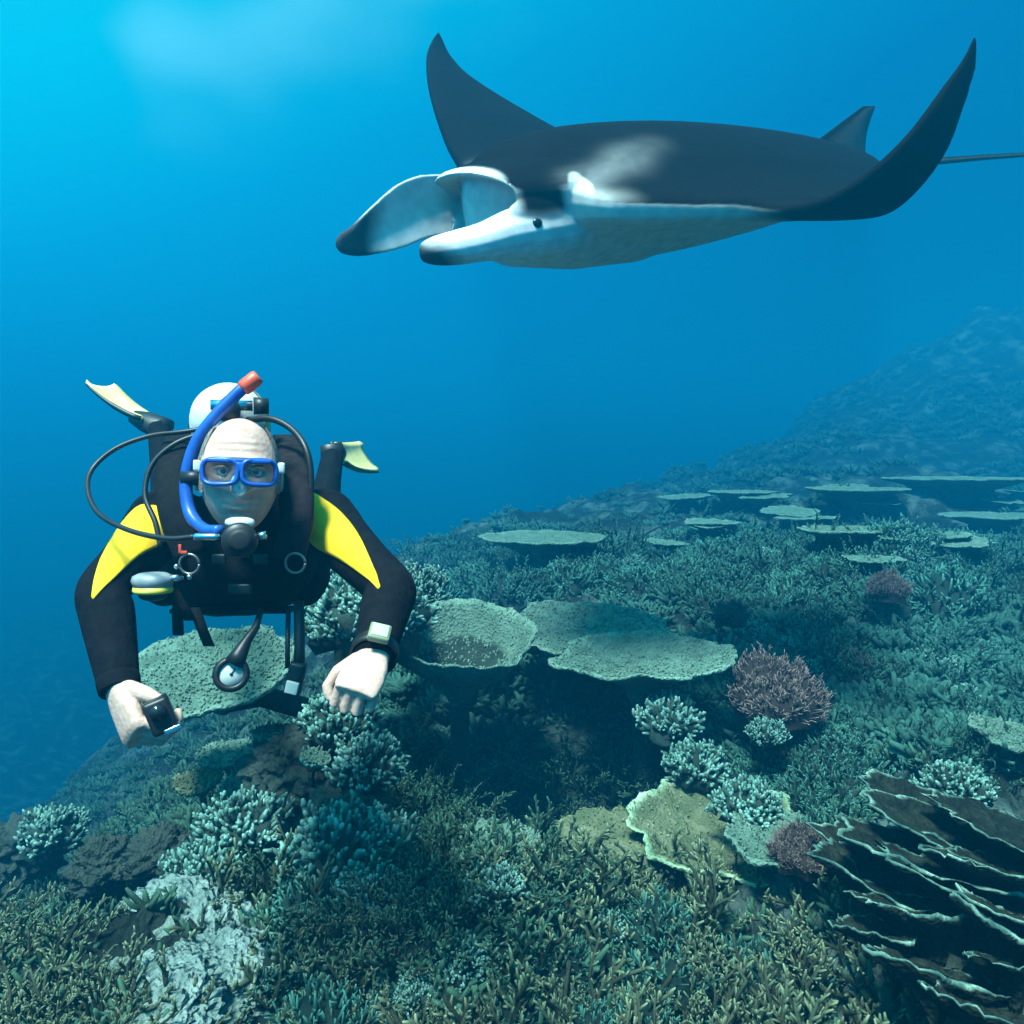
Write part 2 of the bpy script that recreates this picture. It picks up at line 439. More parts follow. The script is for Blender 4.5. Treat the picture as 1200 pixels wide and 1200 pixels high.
# ---- table corals: a plate on a short stem, finger nubs on its upper face, pale growing rim
def table_coral(loc, rx, ry=None, h=None, m=None, seed=0, tilt=(0, 0), bowl=0.0, label='', name='table_coral', nubs=420, lobes=.16, rz=0.0, cat='coral', group=None, stem=True, stem_off=(0, 0), rimtint=1.55, gap=None, thick=.020, core=0.0):
    ry = ry or rx * .9; m = m or table_m
    rng = random.Random(seed * 7 + 3)
    root = empty(name, loc)
    na, nr = 72, 14
    def rad(a):
        k = 1 + lobes * nz((math.cos(a) * 1.3, math.sin(a) * 1.3, 0), 1.0, 3, seed * 1.3) + .045 * nz((math.cos(a) * 6, math.sin(a) * 6, 0), 1.0, 2, seed)
        if gap is not None:
            da = math.atan2(math.sin(a - gap[0]), math.cos(a - gap[0])); k *= 1 - gap[1] * math.exp(-(da / gap[2]) ** 2)
        return k
    def top(u, a):
        z = .03 * u * u * rx / .4 + bowl * (u ** 2.2) + .012 * nz((u * math.cos(a) * 3, u * math.sin(a) * 3, seed), 1.6, 3)
        return Vector((rx * u * rad(a) * math.cos(a), ry * u * rad(a) * math.sin(a), z))
    v = []; f = []; t = []
    v.append(top(0, 0)); t.append(1.0 if core == 0 else .22)  # shade of the hollow painted as a dark tint inside the core radius
    for i in range(1, nr + 1):
        u = (i / nr) ** .8
        for j in range(na):
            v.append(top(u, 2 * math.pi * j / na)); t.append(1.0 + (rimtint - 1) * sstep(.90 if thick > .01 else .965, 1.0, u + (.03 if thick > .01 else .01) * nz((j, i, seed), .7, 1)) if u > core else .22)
    th = thick + .010 * rx
    for u, dz in [(1.0, -th), (.8, -th - .03 * rx), (.5, -th - .10 * rx), (.25, -th - .25 * rx), (.13, -th - .5 * rx)]:
        for j in range(na):
            a = 2 * math.pi * j / na; p = top(u, a); v.append(Vector((p.x, p.y, p.z + dz + .012 * nz((p.x, p.y, seed), 6, 2)))); t.append(1.0)
    for j in range(na): f.append((0, 1 + j, 1 + (j + 1) % na))
    rows = nr + 5
    for i in range(rows - 1):
        for j in range(na):
            a = 1 + i * na + j; c = 1 + i * na + (j + 1) % na
            f.append((a, a + na, c + na, c))
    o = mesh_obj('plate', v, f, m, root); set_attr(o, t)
    tw = Twig()
    for i in range(int(nubs * 1.7)):
        a = rng.uniform(0, 6.283); u = math.sqrt(rng.random()) * .985
        p = top(u, a); ln = rng.uniform(.006, .015) * (1.1 if u > .8 else 1)
        d = Vector((math.cos(a) * u * .5 + rng.uniform(-.3, .3), math.sin(a) * u * .5 + rng.uniform(-.3, .3), 1)).normalized()
        tw.twig([p - d * .006, p + d * ln * .6, p + d * ln], [.0050, .0044, .0025], 1.0, 1.25 + .5 * (rimtint - 1) * (1 if u > .9 else .4), 5)
    if nubs:
        q = bpy.data.objects.new('branchlets', tw.mesh('branchlets', m)); col.objects.link(q); q.parent = root; q['kind'] = 'stuff'
    if stem:
        h = h or .4
        b = MB(); k = .13 * (rx + ry) / 2
        sx_, sy_ = stem_off
        b.tube([Vector((.02, 0, -th - .3 * rx)), Vector((sx_ * .4, .01 + sy_ * .4, -th - .5 * rx - .02)), Vector((.02 + sx_, -.01 + sy_, -h * .7)), Vector((sx_ * 1.2, sy_ * 1.2, -h))], [k * 1.6, k * 1.1, k * 1.2, k * 2.0], 14)
        b.v = [p + Vector((nz(p, 9, 2), nz(p, 9, 2, 4), 0)) * .02 for p in b.v]
        b.build('stem', knobd, root)
    root.rotation_euler = (tilt[0], tilt[1], rz)
    tag(root, label, cat, group)
    return root

def ground_hit(u, v, d0=1.2, d1=85.0):
    """walk the view ray until it meets the sea bed"""
    a = at(u, v, 1.0) - CAM; d = d0; step = .08
    while d < d1:
        p = CAM + a * d
        if p.z < ground(p.x, p.y, False): return p, d
        d += step * (1 + d * .12)
    return None, None

def gtab(u, v, wpx, up=.28, **kw):
    p, d = ground_hit(u, v)
    if p is None: return None
    return table_coral(Vector((p.x, p.y, ground(p.x, p.y) + up)), wpx / 2 / FPX * d, None, h=up + .1, **kw)
def tab(u, v, d, wpx, hpx=None, **kw):
    p = at(u, v, d); rx = wpx / 2 / FPX * d
    if 'h' not in kw:
        kw['h'] = max(.12, p.z - ground(p.x, p.y) + .08)
    return table_coral(p, rx, kw.pop('ry', None), **kw)

tab(690, 738, 4.55, 190, seed=1, tilt=(R(9), R(2)), thick=.011, lobes=.16, label='broad pale green table coral, the upper of two overlapping plates', nubs=700)
tab(755, 774, 3.90, 208, ry=.32, seed=2, tilt=(R(7), R(-2)), thick=.011, lobes=.16, label='wide table coral with a yellow patch, overlapping in front of another plate', nubs=700, rimtint=1.8)
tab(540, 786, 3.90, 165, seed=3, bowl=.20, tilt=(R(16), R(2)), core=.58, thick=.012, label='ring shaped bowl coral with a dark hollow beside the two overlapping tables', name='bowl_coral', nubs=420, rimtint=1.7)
tab(545, 727, 4.55, 105, seed=4, label='small pale table coral just behind the dark bowl coral', nubs=240)
gtab(640, 668, 150, seed=21, label='dim flat table coral on the open reef behind the overlapping plates', nubs=200)
tab(250, 786, 3.30, 196, ry=.34, seed=5, label='large turquoise table coral overhanging the drop below the diver', nubs=700, m=table_m, tilt=(R(19), R(-5)), stem_off=(.34, .22), h=.6)
tab(293, 918, 3.30, 70, seed=6, label='small round grey green plate coral tilted beneath the overhanging table', nubs=150, tilt=(R(22), R(-14)), name='plate_coral')
tab(232, 914, 3.55, 56, seed=7, label='small yellowish plate coral in the shade beside the round tilted plate', nubs=90, m=table_y, name='plate_coral', tilt=(R(8), R(-6)))
tab(272, 884, 3.75, 84, seed=8, label='thin greenish plate coral deep in shade under the overhanging table', nubs=90, name='plate_coral')
tab(316, 858, 3.25, 40, seed=9, label='tiny pale plate coral beside the rock column under the diver', nubs=50, name='plate_coral', tilt=(R(8), 0))
tab(369, 888, 3.0, 36, seed=10, label='tiny bright plate coral stuck on the rock column', nubs=50, name='plate_coral', tilt=(R(12), R(12)), rimtint=1.8)
tab(585, 990, 2.75, 105, seed=11, label='pale green plate coral half hidden inside the branching thicket', nubs=180, name='plate_coral', tilt=(R(6), R(3)))
gtab(722, 1045, 150, .16, seed=12, m=table_y, label='low yellow plate coral beside the blue rimmed plate', nubs=120, name='plate_coral', tilt=(R(7), R(-4)), thick=.01, lobes=.3)
gtab(845, 1048, 225, .20, seed=13, m=table_y, bowl=.03, label='yellowish plate coral with a raised pale blue rim', nubs=160, name='plate_coral', tilt=(R(8), R(2)), rimtint=4.2, thick=.012, lobes=.22)
tab(915, 985, 2.75, 130, seed=14, label='flat pale green plate coral next to the blue rimmed plate', nubs=220, name='plate_coral', tilt=(R(6), R(4)))
gtab(738, 530, 92, seed=15, label='far off table coral standing alone beyond the dim plates', nubs=120)
gtab(1120, 585, 150, seed=16, label='wide distant table coral on the ridge of the far slope', nubs=160)
gtab(868, 600, 74, seed=17, label='small distant table coral at the near end of the far ridge', nubs=80)
gtab(1005, 605, 110, seed=22, label='dim distant table coral between the two others on the far ridge', nubs=100)
tab(1185, 862, 3.3, 90, seed=18, label='pale tilted plate coral at the foot of the bushy slope', nubs=160, name='plate_coral', tilt=(R(10), R(12)))
gtab(1168, 632, 120, seed=19, label='flat teal table coral low on the slope below the far ridge', nubs=130)
gtab(985, 660, 95, seed=23, label='small shaded table coral among the bushy corals on the slope', nubs=120)

# ---- tiers of thin leafy plates
def leafy_plate(loc, rx, ry, rz, tilt, seed, label, m=table_d, rim=16.0):
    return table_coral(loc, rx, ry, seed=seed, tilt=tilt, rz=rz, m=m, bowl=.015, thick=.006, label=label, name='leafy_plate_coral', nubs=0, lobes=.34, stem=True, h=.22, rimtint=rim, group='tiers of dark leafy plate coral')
ORD = ['topmost', 'second', 'third', 'fourth', 'fifth', 'sixth', 'seventh', 'eighth', 'ninth', 'tenth', 'eleventh', 'twelfth', 'thirteenth', 'lowest']
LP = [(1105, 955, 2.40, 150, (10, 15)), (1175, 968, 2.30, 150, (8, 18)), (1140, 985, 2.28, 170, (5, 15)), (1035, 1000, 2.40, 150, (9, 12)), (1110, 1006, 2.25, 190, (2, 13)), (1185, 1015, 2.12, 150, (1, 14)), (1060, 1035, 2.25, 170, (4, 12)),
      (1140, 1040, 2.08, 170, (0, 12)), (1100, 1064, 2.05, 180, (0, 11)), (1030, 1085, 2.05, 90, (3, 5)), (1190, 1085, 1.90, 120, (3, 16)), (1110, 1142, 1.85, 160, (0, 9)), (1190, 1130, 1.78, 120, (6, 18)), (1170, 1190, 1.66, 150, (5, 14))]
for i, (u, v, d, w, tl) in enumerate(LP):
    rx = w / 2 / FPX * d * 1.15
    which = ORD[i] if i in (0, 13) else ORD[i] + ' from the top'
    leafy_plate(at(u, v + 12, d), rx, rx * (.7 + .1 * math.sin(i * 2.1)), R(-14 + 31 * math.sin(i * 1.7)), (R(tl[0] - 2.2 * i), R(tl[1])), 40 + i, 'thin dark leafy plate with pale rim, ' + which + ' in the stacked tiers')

# ---- knobby coral heads, rocks
knob_t = mat('pale_nodular_coral', (0.02, 0.0511, 0.0418), (0.068, 0.127, 0.105), 7, .8, .7, 90, .2, attr='tint', dist=.006)
def nodular_mesh(seed): return bushy_mesh(seed, knob_t, .2, .15, 260, .0135, .035, .06)
kbig = bushy_mesh(90, knob_t, .30, .24, 800, .0105, .03, .055)
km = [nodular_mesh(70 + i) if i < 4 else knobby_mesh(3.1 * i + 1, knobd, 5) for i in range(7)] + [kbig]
RK = [(432, 735, 3.75, 1.05, 7, 'large pale lumpy coral mound rising beside the overhanging table'),
      (395, 705, 4.0, .8, 7, 'pale lumpy coral head on top of the mound behind the diver'),
      (480, 705, 4.4, .8, 7, 'pale coral head between the mound and the small table coral'),
      (395, 855, 3.2, .8, 3, 'light crusted coral knob at the top of the rock column'),
      (430, 905, 3.0, .75, 0, 'white encrusted coral lump beside the dark rock column'),
      (345, 900, 3.25, 1.0, 5, 'dark shadowed rock column under the diver'),
      (405, 960, 2.95, .9, 6, 'dark rock at the base of the crusted column'),
      (288, 975, 2.85, .75, 1, 'pale lumpy coral knob below the small tilted plate'),
      (235, 1035, 2.65, .70, 2, 'pale turquoise lumpy coral head beside the round brown head'),
      (190, 1005, 2.9, .65, 4, 'grey green round coral head on the reef edge'),
      (120, 1015, 2.95, .6, 5, 'round brown coral head near the drop off'),
      (60, 985, 3.6, .75, 3, 'hazy pale coral head at the lip of the drop off'),
      (20, 1000, 3.9, 1.1, 6, 'hazy dull coral head farthest out on the lip'),
      (395, 1010, 2.7, 1.0, 0, 'broad blue green lumpy coral between the thickets'),
      (440, 1000, 2.75, .8, 2, 'small blue green lumpy coral behind the branching thicket'),
      (785, 850, 3.7, .8, 1, 'pale ragged coral column in the shade right of the tables'),
      (815, 905, 3.4, .7, 2, 'pale ragged coral knob at the foot of the ragged column'),
      (880, 955, 2.95, .65, 3, 'bright turquoise lumpy coral head above the blue rimmed plate'),
      (1120, 930, 2.6, .55, 0, 'small turquoise coral head behind the leafy tiers'),
      (900, 865, 3.5, .45, 3, 'pale coral lump at the foot of the red bushy coral')]
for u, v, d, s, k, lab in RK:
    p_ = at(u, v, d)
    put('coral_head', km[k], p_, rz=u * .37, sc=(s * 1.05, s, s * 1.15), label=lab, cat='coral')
# pale rubble slabs in the corner by the drop off
sm = [knobby_mesh(50 + i, sandm, 5, .3, .085, 13, .42) for i in range(3)]
for u, v, d, s, k, lab in [(215, 1098, 2.35, .72, 0, 'pale flat coral rubble slab lying beside the thicket'), (150, 1150, 2.15, .62, 1, 'pale wedge of coral rubble jutting over a dark crack'), (240, 1160, 2.1, .62, 2, 'bright mottled coral rubble block in front of the slab'), (170, 1205, 1.95, .62, 0, 'pale coral rubble block lowest beside the thicket')]:
    put('coral_rubble', sm[k], at(u, v, d), rz=u, sc=s, label=lab, cat='coral rubble', tilt=(R(12), R(-14)))

# ---- branching thickets
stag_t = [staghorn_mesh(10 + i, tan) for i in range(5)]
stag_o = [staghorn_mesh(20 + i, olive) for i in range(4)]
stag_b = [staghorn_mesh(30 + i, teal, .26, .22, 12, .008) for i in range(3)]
bush_t = [bushy_mesh(40 + i, teal) for i in range(4)]
bush_o = [bushy_mesh(50 + i, olive) for i in range(3)]
bush_r = [bushy_mesh(60 + i, reddish, .26, .24, 900, .0034, .03, .06) for i in range(2)]
rng = random.Random(77)
BLOCK = [(698, 742, 120, 45), (752, 770, 130, 45), (540, 775, 95, 55), (250, 785, 120, 60), (630, 850, 140, 50), (1120, 1060, 130, 140), (838, 1040, 130, 52), (735, 1045, 70, 32), (195, 1150, 105, 85), (292, 915, 60, 40), (430, 745, 75, 70)]
def blocked(u, v):
    return any(((u - a) / c) ** 2 + ((v - b_) / e) ** 2 < 1 for a, b_, c, e in BLOCK)
def scatter(n, region, meshes, smin, smax, name, label, group, sink=.05, tries=40, patch=0):
    placed = []
    for i in range(n):
        for k in range(tries):
            u, v = region(rng)
            if blocked(u, v): continue
            p, d = ground_hit(u, v)
            if p is None: continue
            if patch and nz((p.x, p.y, 0), patch, 2, 21.0) < -.10: continue
            s = rng.uniform(smin, smax)
            if any((p.xy - q[0].xy).length < .36 * .25 * (s + q[1]) for q in placed): continue
            placed.append((p, s))
            z = ground(p.x, p.y)
            put(name, rng.choice(meshes), (p.x, p.y, z - sink * s), rng.uniform(0, 6.28), s * rng.uniform(.92, 1.08), label, 'coral', group, (rng.uniform(-.2, .2), rng.uniform(-.2, .2)))
            break
    return placed
box = lambda u0, u1, v0, v1: (lambda r: (r.uniform(u0, u1), r.uniform(v0, v1)))
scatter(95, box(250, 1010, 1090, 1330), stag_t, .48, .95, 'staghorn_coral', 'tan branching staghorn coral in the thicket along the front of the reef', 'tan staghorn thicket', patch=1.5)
scatter(9, box(260, 1000, 1085, 1230), km[:4], .35, .6, 'nodular_coral', 'small pale nodular coral head sitting inside the tan staghorn thicket', 'pale nodular heads in the thicket', sink=-.05)
scatter(14, box(260, 1000, 1085, 1300), bush_t, .4, .7, 'bushy_coral', 'grey green bushy coral filling a gap in the tan staghorn thicket', 'bushy corals in the thicket', sink=-.02)
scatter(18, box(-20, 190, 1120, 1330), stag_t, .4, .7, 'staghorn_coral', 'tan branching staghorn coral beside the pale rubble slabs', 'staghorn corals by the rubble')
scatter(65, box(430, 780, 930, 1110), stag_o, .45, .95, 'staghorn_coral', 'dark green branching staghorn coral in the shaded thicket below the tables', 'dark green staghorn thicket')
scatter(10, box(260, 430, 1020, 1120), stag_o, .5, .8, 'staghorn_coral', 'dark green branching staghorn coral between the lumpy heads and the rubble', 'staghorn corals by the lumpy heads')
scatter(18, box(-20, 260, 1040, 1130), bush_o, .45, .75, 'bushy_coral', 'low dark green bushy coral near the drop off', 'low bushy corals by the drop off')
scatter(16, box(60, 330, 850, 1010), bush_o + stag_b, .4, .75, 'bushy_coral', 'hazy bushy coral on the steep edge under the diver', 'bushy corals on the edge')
scatter(26, box(740, 1010, 880, 1010), bush_t + stag_b, .55, .85, 'bushy_coral', 'grey green bushy coral around the blue rimmed plate', 'bushy corals round the plate')
scatter(100, box(760, 1230, 720, 920), bush_t + stag_b, .42, .85, 'bushy_coral', 'grey green bushy coral on the slope beside the red bushy coral', 'bushy corals on the near slope')
scatter(110, box(480, 1230, 640, 730), bush_t + stag_b, .7, 1.3, 'bushy_coral', 'hazy teal bushy coral on the slope behind the table corals', 'bushy corals on the far slope')
for u, v, d, s, lab in [(910, 815, 3.75, 1.0, 'big red brown bushy coral on the slope beside the table corals'), (1040, 686, 5.6, .62, 'small pinkish bushy coral alone on the far slope'), (856, 716, 5.0, .50, 'small dull pink bushy coral behind the wide table coral'), (935, 985, 2.6, .42, 'little brown bushy coral beside the flat pale plate'), (1000, 770, 4.6, .4, 'faint brownish bushy coral uphill of the big red one')]:
    p = at(u, v, d)
    put('red_bushy_coral', bush_r[int(u) % 2], (p.x, p.y, p.z - .05), u, s, lab, 'coral')

scatter(24, box(490, 1230, 640, 900), km[:4], .3, .75, 'nodular_coral', 'small pale nodular coral head among the bushy corals on the slope', 'pale nodular heads on the slope', sink=.0)
small_plates = []
for i in range(16):
    u, v = rng.uniform(690, 1220), rng.uniform(575, 690)
    if blocked(u, v): continue
    t_ = gtab(u, v, rng.uniform(36, 70), .18, seed=100 + i, label='small hazy plate coral scattered over the middle slope', nubs=0, name='plate_coral', group='small plates on the middle slope', lobes=.3, thick=.012, tilt=(R(rng.uniform(-2, 9)), R(rng.uniform(-6, 6))))

# ---- undergrowth: countless little sprigs and crusts over the whole slope
def undergrowth(name, n, region, size, m, label, seed, dmax=85, patch=0):
    r = random.Random(seed)
    tw = Twig(); temps = []
    for k in range(6):
        t = Twig()
        for i in range(9):
            a = 6.283 * i / 9 + r.random(); ze = r.uniform(.1, 1.4); d = Vector((math.cos(a), math.sin(a), ze)).normalized()
            p = Vector((.02 * math.cos(a), .02 * math.sin(a), -.02)); ln = r.uniform(.05, .10)
            q = p + d * ln * .6; e = q + (d + Vector((r.uniform(-.6, .6), r.uniform(-.6, .6), .2))).normalized() * ln * .6
            t.twig([p, q, e], [.016, .014, .007], .5, 2.8, 4)
        temps.append((np.array([tuple(x) for x in t.v]), np.array([list(f[:4]) for f in t.f]), np.array(t.t)))
    V, F, T_, off = [], [], [], 0
    for i in range(n):
        u, v = region(r)
        p, d = ground_hit(u, v, d1=dmax)
        if p is None or blocked(u, v) and r.random() < .8: continue
        if patch and nz((p.x, p.y, 0), patch, 3, seed * 1.0) < r.uniform(-.12, .12): continue
        tv, tf, tt = temps[r.randrange(6)]
        s = size * r.uniform(.6, 1.4); a = r.uniform(0, 6.283); c, sn = math.cos(a), math.sin(a)
        rot = np.array([[c, -sn, 0], [sn, c, 0], [0, 0, 1]])
        V.append(tv @ rot.T * s + np.array([p.x, p.y, ground(p.x, p.y)])); F.append(tf + off); T_.append(tt * r.uniform(.7, 1.25)); off += len(tv)
    V = np.concatenate(V); F = np.concatenate(F); T_ = np.concatenate(T_)
    o = mesh_obj(name, V.tolist(), F.tolist(), m)
    set_attr(o, T_)
    tag(o, label, 'coral', kind='stuff')
undergrowth('coral_undergrowth', 1500, box(-40, 1240, 820, 1330), .7, olive, 'low sprigs of coral covering the near reef', 5)
undergrowth('coral_undergrowth', 8000, box(420, 1240, 596, 900), 1.25, teal, 'low sprigs of coral covering the middle slope', 6, patch=.7)
undergrowth('coral_undergrowth', 6500, box(660, 1240, 300, 605), 1.9, teal, 'coral crusts covering the far slope', 7, patch=.22)
undergrowth('coral_undergrowth', 900, box(40, 440, 800, 1010), .9, olive, 'low sprigs of coral covering the steep edge under the diver', 8)

# ------------------------------------------------------------------ manta ray
def interp(x, tab):
    return float(np.interp(x, [t[0] for t in tab], [t[1] for t in tab]))

# manta's own axes: +X forward, +Y its left, +Z up; unit = disc length
def _pl(rows): return [tuple(p) for p in cr(rows, 8)]
M_LE = {1: _pl([(0.00, 0.00), (0.10, -0.03), (0.20, -0.09), (0.35, -0.15), (0.45, -0.26), (0.55, -0.36), (0.80, -0.404), (1.00, -0.475), (1.12, -0.542), (1.18, -0.569)]),
        -1: _pl([(0.00, 0.00), (0.10, -0.03), (0.20, -0.08), (0.35, -0.11), (0.55, -0.12), (0.80, -0.14), (1.00, -0.175), (1.12, -0.215), (1.18, -0.245)])}
M_TE = {1: _pl([(0.00, -1.02), (0.08, -1.00), (0.20, -0.90), (0.35, -0.78), (0.55, -0.60), (0.80, -0.534), (1.00, -0.542), (1.12, -0.565), (1.18, -0.581)]),
        -1: _pl([(0.00, -1.02), (0.08, -1.00), (0.20, -0.84), (0.35, -0.64), (0.55, -0.48), (0.80, -0.36), (1.00, -0.285), (1.12, -0.266), (1.18, -0.262)])}
MANTA_SX = 1.4

def wing_bend(side):
    """arc length along span -> (y, z, slope angle)"""
    prof = MANTA_BEND[side]
    tab = []; y = z = 0.0; n = 120; ds = 1.2 / n
    for i in range(n + 1):
        a = R(interp(i * ds, prof)); tab.append((i * ds, y, z, a))
        y += math.cos(a) * ds; z += math.sin(a) * ds
    return tab
MANTA_BEND = {1: [(0, 0), (.15, -12), (.32, -16), (.43, -10.5), (.54, 10), (.66, 45), (.80, 88), (1.0, 112), (1.2, 134)],
              -1: [(0, 0), (.15, 8), (.30, 28), (.5, 46), (.8, 44), (1.2, 40)]}

def build_manta():
    S = 1.79
    root = empty('manta_ray')
    b = MB()
    # wings and disc: one lens-shaped loft per side
    for side in (1, -1):
        tab = wing_bend(side)
        rings = []
        kw = MANTA_SPAN[side]
        for s in np.linspace(0.0, 1.175, 60):
            xl, xt = interp(s, M_LE[side]), interp(s, M_TE[side])
            sp = s if s < .2 else .2 + (s - .2) * kw
            y = interp(sp, [(t[0], t[1]) for t in tab]); z = interp(sp, [(t[0], t[2]) for t in tab]); a = interp(sp, [(t[0], t[3]) for t in tab])
            ch = xl - xt
            tu = 0.012 + 0.105 * math.exp(-(s / 0.20) ** 2) + 0.035 * max(0, 1 - s / 1.1)
            tl = 0.010 + 0.150 * math.exp(-(s / 0.24) ** 2) + 0.025 * max(0, 1 - s / 1.1)
            k = max(0.8, min(1.0, ch / 0.3))
            tu *= k; tl *= k
            kt = 1 - .55 * sstep(1.0, 1.18, s); tu *= kt; tl *= kt
            ring = []
            n = 24
            for i in range(2 * n):
                if i <= n:
                    c = 0.5 - 0.5 * math.cos(math.pi * i / n); h = tu * max(0, math.sin(math.pi * c ** 0.62)) ** 0.5
                else:
                    c = 0.5 - 0.5 * math.cos(math.pi * (2 * n - i) / n); h = -tl * max(0, math.sin(math.pi * c ** 0.55)) ** 0.5
                # washout: the trailing edge of the outer wing trails a little
                zz = z - 0.05 * (c - .4) * s * MANTA_TW[side]
                ring.append(Vector((xl - ch * c, side * (y - math.sin(a) * h), zz + math.cos(a) * h)))
            rings.append(ring)
        b.rings(rings, True, True)
    # head: a broad tube with the mouth cavity left open in front
    n = 40
    def sec(x, w, zt, zb, p=2.1):
        out = []
        for i in range(n):
            a = 2 * math.pi * i / n
            c, s_ = math.cos(a), math.sin(a)
            yy = w * math.copysign(abs(c) ** (2 / p), c)
            zz = math.copysign(abs(s_) ** (2 / p), s_)
            zz = zt * zz if zz > 0 else -zb * zz
            out.append(Vector((x(yy / w, s_) if callable(x) else x, yy, zz)))
        return out
    outer = [(-0.66, 0.05, 0.05, -0.07), (-0.50, 0.15, 0.105, -0.150), (-0.34, 0.205, 0.115, -0.190), (-0.20, 0.222, 0.108, -0.188), (-0.08, 0.225, 0.088, -0.165), (-0.02, 0.222, 0.074, -0.145), (0.015, 0.214, 0.063, -0.128)]
    inner = [(0.026, 0.204, 0.053, -0.118), (0.015, 0.196, 0.045, -0.108), (-0.06, 0.182, 0.042, -0.102), (-0.16, 0.15, 0.045, -0.09), (-0.26, 0.10, 0.03, -0.06)]
    lip = lambda x0: (lambda yn, s_: x0 - (0.035 if yn > 0 else 0.080) * yn ** 4 - (0.030 if s_ < 0 else 0.0) * abs(s_))
    rg = []
    for k, (x, w, zt, zb) in enumerate(outer + inner):
        rg.append(sec(lip(x) if x > -0.03 else x, w, zt, zb))
    b.rings(rg, True, True)
    # cephalic lobes: broad paddles reaching forward from each side of the mouth
    for side in (1, -1):
        path = cr(MANTA_LOBE[side], 7)
        rings = []
        for i, p in enumerate(path):
            x, y, z, hw, th, tw = p
            a = R(tw)
            ux = Vector((0, side * math.sin(a), math.cos(a)))      # long axis of the section
            vx = Vector((0, side * math.cos(a), -math.sin(a)))
            ring = []
            for k in range(16):
                q = 2 * math.pi * k / 16
                # cupped: the section curves inwards at its upper and lower edge
                cz = math.cos(q); cup = -0.35 * hw * (cz * cz - 0.4) * MANTA_CUP[side]
                ring.append(Vector((x, side * y, z)) + ux * (hw * cz) + vx * (th * math.sin(q) + cup))
            rings.append(ring)
        b.rings(rings, True, True)
    # dorsal fin
    rings = []
    for t in np.linspace(0, 1, 10):
        xl = lerp(-0.70, -0.99, t ** 1.0); xt = lerp(-1.03, -1.035, t) + 0.02 * math.sin(math.pi * t)
        th = lerp(0.02, 0.006, t); z = lerp(-0.01, 0.175, t)
        ring = []
        for k in range(16):
            q = 2 * math.pi * k / 16
            ring.append(Vector(((xl + xt) / 2 + (xl - xt) / 2 * math.cos(q), th * math.sin(q), z)))
        rings.append(ring)
    b.rings(rings, True, True)
    # tail root
    b.tube([(-0.9, 0, 0.0), (-1.02, 0, 0.0), (-1.12, 0, 0.002)], [0.035, 0.02, 0.012], 12)
    # brow bulge over each eye
    for side in (1, -1):
        b.ball((-0.045, side * 0.210, -0.050), (0.060, 0.018, 0.045), 14, 10)
    SX = MANTA_SX
    b.v = [Vector((v.x * (SX if v.x < 0 else 1), v.y, v.z)) * S for v in b.v]
    o = b.build('body', None, root)
    remesh(o, 0.006, 5, 0.5)
    # slender whip of a tail, joined to the same skin
    w = MB()
    w.tube([Vector((p[0] * SX, p[1], p[2])) * S for p in cr([(-1.10, 0, 0.002), (-1.4, 0.01, 0.006), (-1.8, 0.05, 0.004), (-2.3, 0.12, 0.0)], 6)], [lerp(0.013, 0.003, i / 18) * S for i in range(19)], 8)
    bm = bmesh.new(); bm.from_mesh(o.data)
    vs = [bm.verts.new(v) for v in w.v]
    for f in w.f: bm.faces.new([vs[i] for i in f]).smooth = True
    bm.to_mesh(o.data); bm.free()
    me = o.data
    # pigment per vertex: dark back, pale belly, white shoulder bars, dark margins
    ca = me.color_attributes.new('pigment', 'FLOAT_COLOR', 'POINT')
    nv = len(me.vertices)
    co = np.empty(nv * 3); me.vertices.foreach_get('co', co); co = co.reshape(-1, 3) / S; co[:, 0] = np.where(co[:, 0] < 0, co[:, 0] / SX, co[:, 0])
    no = np.empty(nv * 3); me.vertices.foreach_get('normal', no); no = no.reshape(-1, 3)
    def ss(a, b_, x):
        t = np.clip((x - a) / (b_ - a), 0, 1); return t * t * (3 - 2 * t)
    X, Y, Z = co.T; aY = np.abs(Y)
    wob = np.array([mnoise.noise(Vector((p[0] * 9, p[1] * 9, p[2] * 9))) for p in co]) * 0.05
    wob2 = np.array([mnoise.noise(Vector((p[0] * 30, p[1] * 30, p[2] * 30))) for p in co])
    # pale where the skin faces down, on the head sides and inside the mouth
    side_n = no[:, 1] * np.sign(Y)
    down = ss(0.30, 0.02, no[:, 2] + wob)
    wing = ss(0.36, 0.47, aY + wob)                       # outer wing: dark below as well
    margin = ss(-0.66, -0.80, X + wob)                    # dark rear margin
    under = down * (1 - wing) * (1 - 0.85 * margin)
    head = ss(-0.20, -0.10, X + wob * .6) * ss(0.012, -0.025, Z + wob * .5) * ss(0.36, 0.26, aY)
    lobe = ss(-0.004, 0.016, X + wob * .3)
    cav = (aY < 0.196) & (X > -0.275) & (Z < 0.062) & (Z > -0.118) & (X < 0.05) & ((Z < -0.01) | (no[:, 2] < 0.25))       # lining of the mouth
    inner = ss(0.0, -0.3, side_n) * ss(-0.12, -0.06, X) * ss(0.14, 0.17, aY) * ss(0.8, 0.6, no[:, 2])
    inside = np.maximum(np.maximum(lobe, cav * 1.0), inner)
    pale = np.maximum(np.maximum(under, head), inside)
    capd = ss(-0.30, -0.14, X) * ss(0.045, 0.075, Z) * ss(0.016, -0.004, X)     # dark crown above the mouth
    pale *= 1 - capd * (1 - np.maximum(cav * 1.0, inner))
    # dark collar running down behind the eye
    collar = ss(-0.100, -0.075, X + wob * .4) * ss(0.0, -0.025, X) * ss(0.10, 0.15, aY) * ss(-0.055, -0.02, Z + wob * .4)
    pale *= 1 - collar * (1 - np.maximum(cav * 1.0, inner))
    # white shoulder bars on the back
    ax_, ay_, bx_, by_ = -0.11, 0.25, -0.30, 0.17
